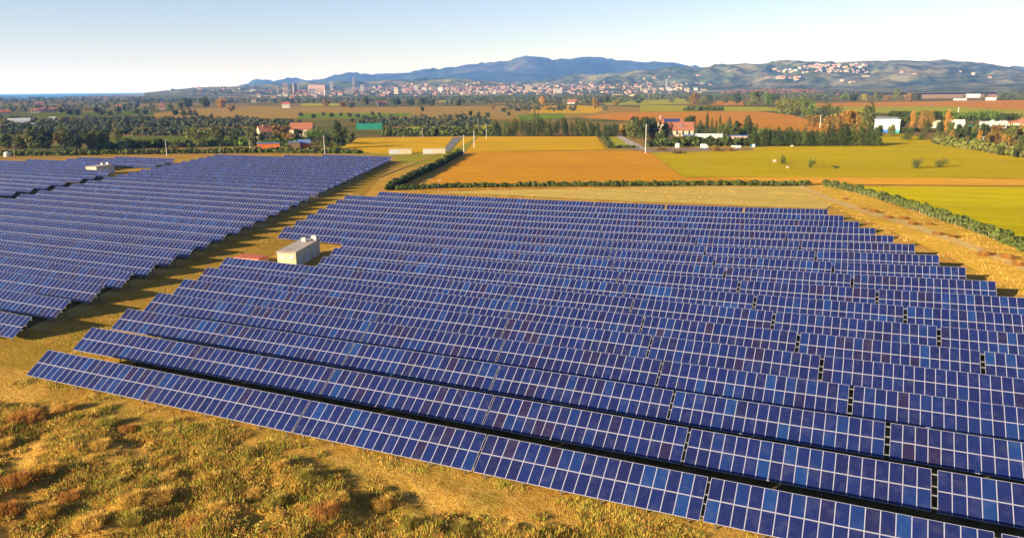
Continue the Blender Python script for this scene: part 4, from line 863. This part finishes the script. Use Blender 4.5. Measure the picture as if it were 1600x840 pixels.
for a_, b2 in (((R_, 0), (R_*.9, R_*.5)), ((R_*.9, R_*.5), (R_*.5, R_*.95)), ((R_*.5, R_*.95), (.02, R_*1.1))):
    for i in range(n_):
        t0, t1 = 2*math.pi*i/n_, 2*math.pi*(i+1)/n_
        mb.quad([(a_[0]*math.cos(t0), a_[0]*math.sin(t0), a_[1]), (a_[0]*math.cos(t1), a_[0]*math.sin(t1), a_[1]), (b2[0]*math.cos(t1), b2[0]*math.sin(t1), b2[1]), (b2[0]*math.cos(t0), b2[0]*math.sin(t0), b2[1])])
mb.obj('cover', ['blue_plastic'], e); mb = MB(); mb.box(-.6, .6, -R_-.05, -R_*.93, 0, 1.6); mb.obj('flap', ['plaster_white'], e); tag(e, 'blue domed tent at the edge of the farm yard', 'tent')
for j, (px, py, s_, lb) in enumerate([(1211, 254, 3.2, 'large pale boulder beside the lone meadow bush'), (1231, 263.5, 2.4, 'small pale boulder below the lone meadow bush'), (1238, 229.5, 2.2, 'pale stone block at the foot of the conifer belt')]):
    x, y, z = at(px, py); bm = bmesh.new(); bmesh.ops.create_icosphere(bm, subdivisions=2, radius=1)
    for v in bm.verts: v.co *= 1+.3*mnoise.noise(v.co*1.3+Vector((j*5, 0, 0)))
    me = bpy.data.meshes.new('boulder'); bm.to_mesh(me); bm.free(); me.materials.append(MAT['stone']); o = link('boulder', me); o.location = (x, y, z+s_*.2); sc = float(np.array([x, y, z-CAMH])@FW)/F_PX; o.scale = (s_*.35*4*sc/1.2, s_*.3*4*sc/1.2, s_*.3*3.2*sc/1.2); tag(o, lb, 'boulder')
# brush heaps in the yard
for j, (px, py, h, wd) in enumerate([(1030, 235.5, 8, 26), (1060, 240, 7, 32), (1118, 236.5, 11, 24), (1140, 236.5, 8, 22)]):
    tree(px, py, h, wd, 'bush', 'leaf_brown', f'brown brush heap, {O(j+1)} from the white pole along the farm yard', 'brush heaps in the farm yard', 'brush heap', 'brush_heap')

# ------------------------------------------------------------------ poles
def pole(px, py, hpx, rad, mat, label, arm=True, top=None):
    x, y, z = at(px, py); e = empty('utility_pole', (x, y, z), face_cam(x, y)); h = hpx*float(np.array([x, y, z-CAMH])@FW)/F_PX
    mb = MB(); mb.cyl(0, 0, -.3, h, rad*.75, rad*.45, 0, 10); mb.obj('mast', [mat], e)
    if arm: mb = MB(); mb.box(-.9, .9, -rad-.1, -rad, h*.93, h*.93+.14); a = mb.obj('crossarm', ['galvanised'], e); mb = MB(); [mb.cyl(q, -rad-.05, h*.93+.14, h*.93+.36, .06, .04, 0, 6) for q in (-.8, .8)]; mb.obj('insulator_pair', ['plaster_white'], a)
    if top: mb = MB(); mb.box(-.1, .9, -.15, .15, h, h+.15); mb.obj('lamp_head', ['pale_pole'], e)
    tag(e, label, 'pole')
pole(725, 243.5, 32, .30, 'pale_pole', 'pale concrete pole at the end of the slanting hedge')
pole(741, 231, 26, .34, 'pale_pole', 'pale pole behind the slanting hedge end')
pole(1008.5, 240, 46, .32, 'pale_pole', 'tall white concrete pole at the corner of the orange field')
pole(507.5, 241, 29, .26, 'pale_pole', 'pole at the far edge of the middle block by the farm')
pole(261, 245, 28, .22, 'pale_pole', 'pole at the far edge of the seaward block')
pole(345, 242, 19, .18, 'galvanised', 'thin pole behind the middle block by the big olive trees', False)
pole(391, 233, 13, .2, 'pale_pole', 'short pole behind the yellow strip')
pole(24, 247, 27, .25, 'wood', 'wooden pole beside the pale tank behind the seaward block')
pole(660, 215, 15, .2, 'pale_pole', 'thin pale pole in front of the tall olive hedge')
pole(630, 215.5, 6, .2, 'pale_pole', 'short pale post in front of the tall olive hedge', False)
pole(760, 218, 24, .22, 'pale_pole', 'grey pole at the corner of the yellow field')
pole(746, 212, 18, .2, 'wood', 'dark thin pole behind the yellow field corner')
pole(922, 212, 30, .28, 'wood', 'brown pole in front of the dark tree row')
pole(1281, 201, 21, .42, 'pale_pole', 'tall pale pole against the red ploughed field')
pole(1249, 199, 16, .25, 'wood', 'brown pole on the red ploughed field')
pole(1363, 204, 28, .38, 'pale_pole', 'tall pale pole on the sea side of the warehouse')
pole(1534, 233, 20, .22, 'pale_pole', 'pale pole by the inland meadow hedge')
pole(1497, 178, 10, .9, 'pale_pole', 'stubby pale post on the lime field above the pines', False)
pole(685.5, 302, 20, .06, 'galvanised', 'slim grey lamp post behind the last row of the near block', False, True)
# white tank behind seaward block
e, sc = bld('water_tank', 12, 245); mb = MB(); mb.cyl(0, 2, 0, 6*sc, 5*sc, 5*sc, 0, 14); mb.cyl(0, 2, 6*sc, 7.5*sc, 5*sc, .5, 0, 14); mb.obj('body', ['plaster_white'], e); tag(e, 'pale round tank behind the corner of the seaward block', 'tank')
def lattice(px, py, hpx, label):
    x, y, z = at(px, py); sc = float(np.array([x, y, z-CAMH])@FW)/F_PX; h = hpx*sc; e = empty('power_pylon', (x, y, z), face_cam(x, y)); mb = MB(); b_ = h*.10
    for sx_ in (-1, 1):
        for sy_ in (-1, 1): mb.cyl(sx_*b_, sy_*b_, 0, h, .35, .2, 0, 5, -sx_*b_*.9, -sy_*b_*.9)
    for k in range(7):
        t = k/7; bb_ = b_*(1-.9*t); zz = h*t; t2 = (k+1)/7; b3 = b_*(1-.9*t2)
        for sy_ in (-1, 1): mb.quad([(-bb_, sy_*bb_, zz), (-bb_+.3, sy_*bb_, zz), (b3, sy_*b3, h*t2), (b3-.3, sy_*b3, h*t2)]); mb.quad([(bb_, sy_*bb_, zz), (bb_-.3, sy_*bb_, zz), (-b3, sy_*b3, h*t2), (-b3+.3, sy_*b3, h*t2)])
    mb.obj('lattice', ['pale_pole'], e); mb = MB()
    for t in (.7, .82, .93): mb.box(-h*.14, h*.14, -.2, .2, h*t, h*t+.5)
    mb.obj('crossarms', ['pale_pole'], e); tag(e, label, 'pylon')
lattice(1334, 141.5, 14, 'white power pylon beyond the brown plantation'); lattice(1541, 137.5, 12, 'faint power pylon before the inland hill')

# fence stakes in the green hedge
fp = [at(*q) for q in [(1296, 295), (1344, 305), (1404, 322), (1474, 347), (1544, 373), (1614, 401)]]
e = empty('boundary_fence', fp[0]); mbw = MB(); ox = np.array(fp[0]); tot = 0
for a, b_ in zip(fp[:-1], fp[1:]):
    a = np.array(a); b_ = np.array(b_); L_ = np.linalg.norm(b_-a); n_ = max(1, int(L_/2.2))
    for k in range(n_):
        q = a+(b_-a)*k/n_-ox; mb = MB(); mb.box(q[0]-.03, q[0]+.03, q[1]-.03, q[1]+.03, q[2]-.1, q[2]+1.35); mb.obj('post', ['stake'], e)
    for hh in (.5, 1.1, 1.7):
        A, B = a-ox, b_-ox; mbw.quad([(A[0], A[1], A[2]+hh), (B[0], B[1], B[2]+hh), (B[0], B[1], B[2]+hh+.02), (A[0], A[1], A[2]+hh+.02)])
mbw.obj('wires', ['galvanised'], e); tag(e, 'wire fence on pale stakes along the green hedge by the bright meadow', 'fence')

# ------------------------------------------------------------------ town
BM = {}
def block_mesh(wall, kind):
    k = (wall, kind)
    if k not in BM:
        mb = MB()
        if kind == 'flat': mb.box(-.5, .5, 0, 1, -.3, 1, 0, 1)
        elif kind == 'hip': mb.box(-.5, .5, 0, 1, -.3, .7, 0, 1); mb.gable(-.5, .5, 0, 1, .7, .3, 1, over=.03, wall=0)
        me = mb.me('house', [wall, 'tile_roof' if kind == 'hip' else 'plaster_grey'])
        u = me.uv_layers[0]
        for pg in me.polygons:
            if pg.material_index == 0 and len(pg.vertices) == 4 and abs(pg.normal.z) < .5:
                for li, c_ in zip(pg.loop_indices, ((0, 0), (5, 0), (5, 3), (0, 3))): u.data[li].uv = c_
        BM[k] = me
    return BM[k]
def town_block(px, py, wpx, hpx, wall, kind, label, name='town_house', group='buildings of the distant town', cat='building'):
    x, y, z = hit(px, py); sc = float(np.array([x, y, z-CAMH])@FW)/F_PX
    o = link(name, block_mesh(wall, kind)); o.location = (x, y, z-2); o.rotation_euler = (0, 0, face_cam(x, y)+random.uniform(-.35, .35)); o.scale = (wpx*sc, max(10, wpx*sc*.7), hpx*sc+2)
    tag(o, label, cat, group); return o
for px, py, wd, h, wl, lb in [(447, 149, 7, 18, 'town_cream', 'broad cream tower block, seaward one of the tall pair'), (462, 146, 5.5, 15, 'town_cream', 'slim cream tower block, inland one of the tall pair'), (519, 141, 3, 13, 'town_white', 'narrow white tower above the pink hall'), (553.5, 141, 3, 19, 'town_grey', 'tallest thin grey tower of the distant town'), (566, 143, 5, 10, 'town_grey', 'grey tower beside the tallest thin tower'), (688, 145, 8, 8.5, 'town_white', 'bright white cube shaped block in the town'), (619, 147, 7, 10, 'town_cream', 'cream block on the sea side of the bright white cube'), (650, 142, 6, 9, 'town_cream', 'cream tower between the cream block and the white cube'), (663, 143, 8, 7, 'town_cream', 'cream block next to the white cube'), (512, 149, 8, 9, 'town_white', 'pale block under the narrow white tower'), (545, 147, 10, 8, 'town_grey', 'grey block in front of the tallest tower'), (826, 143, 9, 9, 'town_cream', 'cream block above the autumn tree'), (872, 146, 12, 7, 'town_white', 'white block inland of the cream one'), (488, 148, 9, 9, 'town_white', 'white block below the pink hall')]:
    town_block(px, py, wd, h, wl, 'flat', lb, 'tower_block', cat='tower block')
x, y, z = hit(495, 147); sc = float(np.array([x, y, z-CAMH])@FW)/F_PX; e = empty('hall', (x, y, z-2), face_cam(x, y)); mb = MB(); mb.box(-13*sc, 13*sc, 0, 60, 0, 8*sc); mb.obj('wall', ['plaster_pink'], e); mb = MB(); mb.barrel(-13*sc, 13*sc, 0, 60, 8*sc+.01, 7*sc, 0, 0); mb.obj('roof', ['plaster_pink'], e); tag(e, 'large pink hall with a domed roof behind the town blocks', 'hall')
LT = [(400, 470, 'around the tall cream pair'), (470, 540, 'below the pink hall'), (540, 610, 'around the thin grey tower'), (610, 700, 'around the white cube block'), (700, 800, 'under the mountain foot'), (800, 900, 'above the autumn tree'), (900, 1000, 'under the saddle of the mountain'), (1000, 1110, 'by the industrial sheds')]
r = random.Random(17)
for a, b_, lb in LT:
    pxs = sorted(r.uniform(a, b_) for _ in range(26 if a < 900 else 14))
    for j, px in enumerate(pxs):
        py = r.uniform(y_h(px)-5, y_h(px)+11) if a >= 540 else r.uniform(y_h(px)+1, y_h(px)+11); wl = r.choice(['town_cream', 'town_white', 'town_pink', 'town_white', 'town_cream']); kd = r.choice(['flat', 'hip', 'hip'])
        town_block(px, py, r.uniform(3, 6.5), r.uniform(1.6, 3.2), wl, kd, f'small {wl[5:]} {"red roofed" if kd == "hip" else "flat roofed"} town house, {O(j+1)} from the sea {lb}')
pxs = [1006+j*13.5 for j in range(8)]
for j, px in enumerate(pxs): town_block(px, 142.5-.02*j*6+r.uniform(-1.5, 1), r.uniform(6, 12), r.uniform(2.2, 5), 'town_cream' if j % 3 else 'town_white', 'flat', f'long pale industrial shed, {O(j+1)} from the sea side in the row before the hill', 'industrial_shed', 'industrial sheds before the hill', 'shed')
town_block(1041, 141, 2.2, 17, 'town_grey', 'flat', 'thin pale chimney rising from the industrial sheds', 'chimney_stack', cat='chimney')
for lb, (a, b_, y0_, y1_, n_) in {'on the crest of the inland hill': (1250, 1352, 100.5, 106, 22), 'on the slope below the hill village': (1205, 1345, 106, 114, 16), 'low on the hill flank': (1200, 1250, 121, 126, 10), 'on the low seaward hills': (265, 400, 139.5, 143.5, 14), 'scattered over the hill slopes': (1000, 1560, 112, 130, 16)}.items():
    pxs = sorted(r.uniform(a, b_) for _ in range(n_))
    for j, px in enumerate(pxs):
        py = max(r.uniform(y0_, y1_), yB(px)+1.2)
        town_block(px, py, r.uniform(3, 7), r.uniform(1.6, 3.6), r.choice(['town_cream', 'town_white', 'town_cream']), 'hip' if r.random() < .4 else 'flat', f'tiny pale village house, {O(j+1)} from the sea side, {lb}', 'village_house', 'houses '+lb, 'house')

# the thousands of smaller roofs of the town that read as one mass
V = []; MI = []; r2_ = random.Random(31)
def mini(px, py, wpx, hpx):
    x, y, z = hit(px, py); sc = float(np.array([x, y, z-CAMH])@FW)/F_PX; a = face_cam(x, y)+r2_.uniform(-.6, .6); wd, dp, h = wpx*sc, max(8, wpx*sc*.6), hpx*sc+2; ca, sa = math.cos(a), math.sin(a); z -= 2
    q = [(x+ca*u-sa*v, y+sa*u+ca*v) for u, v in ((-wd/2, 0), (wd/2, 0), (wd/2, dp), (-wd/2, dp))]; m0 = r2_.choice([0, 0, 1, 2])
    for i in range(4):
        A, B = q[i], q[(i+1) % 4]; V.extend([(A[0], A[1], z), (B[0], B[1], z), (B[0], B[1], z+h), (A[0], A[1], z+h)]); MI.append(m0)
    ridge = [((q[0][0]+q[3][0])/2, (q[0][1]+q[3][1])/2, z+h+dp*.2), ((q[1][0]+q[2][0])/2, (q[1][1]+q[2][1])/2, z+h+dp*.2)]
    V.extend([(*q[0], z+h), (*q[1], z+h), ridge[1], ridge[0]]); MI.append(3); V.extend([(*q[2], z+h), (*q[3], z+h), ridge[0], ridge[1]]); MI.append(3)
for k in range(950):
    px = r2_.triangular(420, 1120, 760); py = y_h(px)+r2_.gauss(1.5, 3.8) if px > 560 else y_h(px)+r2_.uniform(1, 9)
    if py < y_h(px)-9 or py > y_h(px)+12: continue
    if math.sin(px*.09)+math.sin(px*.031+py*.8)+math.sin(py*1.9+px*.05) < -.35: continue
    mini(px, py, r2_.uniform(1.6, 4.5), r2_.uniform(1.0, 2.4))
for k in range(70): px = r2_.uniform(1250, 1355); mini(px, max(yB(px)+1, r2_.uniform(101, 115)), r2_.uniform(1.5, 3.5), r2_.uniform(1, 2))
o = link('town', fast_mesh('town', V, 4, ['town_tan', 'town_pale', 'plaster_pink', 'tile_roof'], MI)); o['kind'] = 'stuff'; o['label'] = 'dense pale roofs and walls of the distant town and hill village'; o['category'] = 'town'

# ------------------------------------------------------------------ rough ground in front
r = random.Random(5); ng = 0
SHR = [(40, 655, 'leaf_scrub_red', 3.4), (105, 640, 'leaf_scrub', 2.0), (168, 665, 'leaf_scrub_green', 2.2), (75, 742, 'leaf_scrub', 2.2), (30, 760, 'leaf_scrub_red', 2.6), (70, 800, 'leaf_scrub', 2.4), (140, 822, 'leaf_scrub', 2.6), (12, 800, 'leaf_scrub_red', 2.4), (208, 790, 'leaf_scrub', 2.2), (180, 755, 'leaf_scrub_green', 1.8), (250, 782, 'leaf_scrub', 2.6), (205, 812, 'leaf_scrub_green', 2.4), (262, 745, 'leaf_scrub', 1.8), (200, 672, 'leaf_scrub_red', 1.8), (156, 700, 'leaf_scrub', 2.2), (262, 720, 'leaf_scrub', 1.6), (475, 752, 'leaf_scrub_green', 2.0), (440, 735, 'leaf_scrub', 1.7), (395, 770, 'leaf_scrub', 1.9), (430, 790, 'leaf_scrub_green', 1.9), (510, 812, 'leaf_scrub_red', 2.4), (530, 790, 'leaf_scrub', 1.8), (598, 790, 'leaf_scrub', 2.0), (390, 742, 'leaf_scrub', 1.5), (340, 795, 'leaf_scrub', 1.8), (640, 815, 'leaf_scrub_green', 1.8), (720, 822, 'leaf_scrub_green', 1.7), (310, 820, 'leaf_scrub_red', 2.0), (8, 690, 'leaf_scrub', 1.8), (110, 775, 'leaf_scrub_red', 1.9), (335, 710, 'leaf_scrub_green', 1.2), (795, 830, 'leaf_scrub', 1.6)]
SHR.sort(key=lambda q: q[0])
def shrub_mesh(mat, v):
    k = ('shrub', mat, v)
    if k not in CM:
        rr = np.random.default_rng(v+3); n_ = 650; C = rr.normal(size=(9, 3))*[.28, .28, .12]+[0, 0, .34]; V1 = leaves(np.abs(C)*[1, 1, 1]*np.sign(C), np.full(9, .24), n_, .022, seed=v)
        # upright stalks
        m_ = 700; a = rr.random(m_)*6.28; q = rr.random(m_)**.6*.5; b0 = np.stack([np.cos(a)*q*.8, np.sin(a)*q*.8, np.zeros(m_)], 1); tp = b0*1.35+np.stack([rr.normal(size=m_)*.06, rr.normal(size=m_)*.06, .45+rr.random(m_)*.45*(1-q)], 1); s = np.stack([np.cos(a+1.57), np.sin(a+1.57), a*0], 1)*.010
        V2 = np.stack([b0-s, b0+s, tp+s*.6, tp-s*.6], 1).reshape(-1, 3)
        CM[k] = fast_mesh('shrub', np.concatenate([V1, V2]), 4, [mat])
    return CM[k]
for j, (px, py, mt, s_) in enumerate(SHR):
    x, y, _ = at(px, py); z = float(ground_z(np.array([x]), np.array([y]))[0])
    o = link('shrub', shrub_mesh(mt, j % 4)); o.location = (x, y, z-.05); o.rotation_euler = (0, 0, r.uniform(0, 6)); o.scale = (s_*.85, s_*.85, s_*.46)
    tag(o, f'dry {"reddish" if "red" in mt else "greenish" if "green" in mt else "golden"} shrub, {O(j+1)} from the sea side before the first solar row', 'shrub', 'dry shrubs before the first solar row')
# grass: tufts over the rough ground, and along rows, tracks and verges
def grass(name, X, Y, h, n_blade, mats, label, spread=.35, wd=.02, seed=0, lean=.35):
    rr = np.random.default_rng(seed); Z = ground_z(X, Y); n_ = len(X); idx = np.repeat(np.arange(n_), n_blade); m_ = len(idx)
    a = rr.random(m_)*6.28; q = rr.random(m_)**.7*spread; hh = h[idx]*(.5+.6*rr.random(m_))
    b0 = np.stack([X[idx]+np.cos(a)*q, Y[idx]+np.sin(a)*q, Z[idx]-.03], 1)
    tp = b0+np.stack([np.cos(a)*hh*lean+rr.normal(size=m_)*.08*hh, np.sin(a)*hh*lean+rr.normal(size=m_)*.08*hh, hh], 1)
    t_ = rr.random(m_)*6.28; s = np.stack([np.cos(t_), np.sin(t_), t_*0], 1)*wd
    V = np.stack([b0-s, b0+s, tp+s*.5, tp-s*.5], 1).reshape(-1, 3); mi = rr.choice(len(mats), n_)[idx]
    o = link(name, fast_mesh(name, V, 4, mats, mi)); o['kind'] = 'stuff'; o['label'] = label; o['category'] = 'grass'; return o
rr = np.random.default_rng(99); N = 60000; X = rr.uniform(-100, 2, N); Y = rr.uniform(22, 47.2, N)
den = vnoise(X, Y, .22, 4)*.6+vnoise(X, Y, .8, 5)*.4; k = (den > .34+.22*np.clip((Y-41)/5, 0, 1)); X, Y, den = X[k], Y[k], den[k]
grass('dry_grass', X, Y, (.12+.2*rr.random(len(X)))+1.1*np.clip(den-.45, 0, .4)*(1-.55*np.clip((Y-38)/8, 0, 1)), 9, ['blade', 'leaf_scrub', 'leaf_scrub_red', 'leaf_moss', 'leaf_tuft', 'leaf_moss', 'leaf_moss'], 'long dry grass on the rough ground before the first solar row', .32, .022, 1)
N = 9000; t = rr.uniform(55, 185, N); off = rr.uniform(-9, 0, N); X = -78-.392*(t-50.8)-1.0+off; k = (vnoise(X, t, .3, 6) > .45); X, Y = X[k], t[k]
grass('track_grass', X, Y, np.full(len(X), .22), 6, ['blade', 'leaf_scrub_green'], 'short golden grass along the track between the blocks', .4, .03, 2)
N = 15000; px = rr.uniform(690, 1680, N); py = rr.uniform(290, 470, N)
ok = (py < 318)*(px < 1300)*(py > 293)+(px > 1240)*(py > 292+(px-1330)*.30)*(py < 325+(px-1297)*.45); px, py = px[ok > 0], py[ok > 0]
G = np.array([at(a, b_)[:2] for a, b_ in zip(px, py)]); k = vnoise(G[:, 0], G[:, 1], .2, 7) > .42; G = G[k]
grass('verge_grass', G[:, 0], G[:, 1], np.full(len(G), .35), 7, ['blade', 'leaf_scrub', 'leaf_scrub_red'], 'rough dry grass on the verge around the near block', .5, .04, 3)
N = 1500; X = rr.uniform(-79, 4, N); Y = 47.4+rr.normal(size=N)*.55; k = vnoise(X, Y, .45, 9) > .5; X, Y = X[k], Y[k]
grass('edge_grass', X, Y, .12+.3*rr.random(len(X)), 10, ['leaf_tuft', 'leaf_moss'], 'tufts of dry grass along the lower edge of the first solar row', .42, .016, 7)
# reddish shrubs between the path and the green hedge
for j, (px, py, s_) in enumerate([(1347, 328, 2.2), (1366, 333, 3.0), (1388, 342, 2.6), (1412, 343, 2.4), (1426, 352, 2.6), (1452, 352, 2.2), (1466, 368, 2.6), (1490, 372, 2.2), (1540, 400, 2.8), (1575, 405, 2.8), (1592, 416, 2.4), (1320, 312, 2.0), (1440, 333, 2.4)]):
    x, y, z = at(px, py); o = link('shrub', shrub_mesh('leaf_scrub_red', j % 4)); o.location = (x, y, z-.05); o.scale = (s_*.8, s_*.8, s_*.42)
    tag(o, f'rusty low shrub, {O(j+1)} of those between the path and the staked hedge', 'shrub', 'rusty shrubs beside the staked hedge')
# low matted scrub between the shrubs
rr = np.random.default_rng(123); C = []; Rr = []; MI2 = []
for _ in range(900):
    px, py = rr.uniform(-40, 900), rr.uniform(640, 850)
    x, y, _z = at(px, py)
    if y > 43.5 or vnoise(np.array([x]), np.array([y]), .3, 12)[0] < .45: continue
    z = float(ground_z(np.array([x]), np.array([y]))[0]); s_ = rr.uniform(.15, .55); C.append((x, y, z+s_*.25)); Rr.append((s_, s_, s_*.55))
V = leaves(C, Rr, len(C)*70, .055, seed=12); nf = len(V)//4
o = link('scrub', fast_mesh('scrub', V, 4, ['leaf_scrub_red', 'leaf_tuft', 'leaf_moss', 'leaf_scrub'], rr.integers(0, 4, nf))); o['kind'] = 'stuff'; o['label'] = 'matted rust and olive scrub covering the rough ground'; o['category'] = 'ground cover'
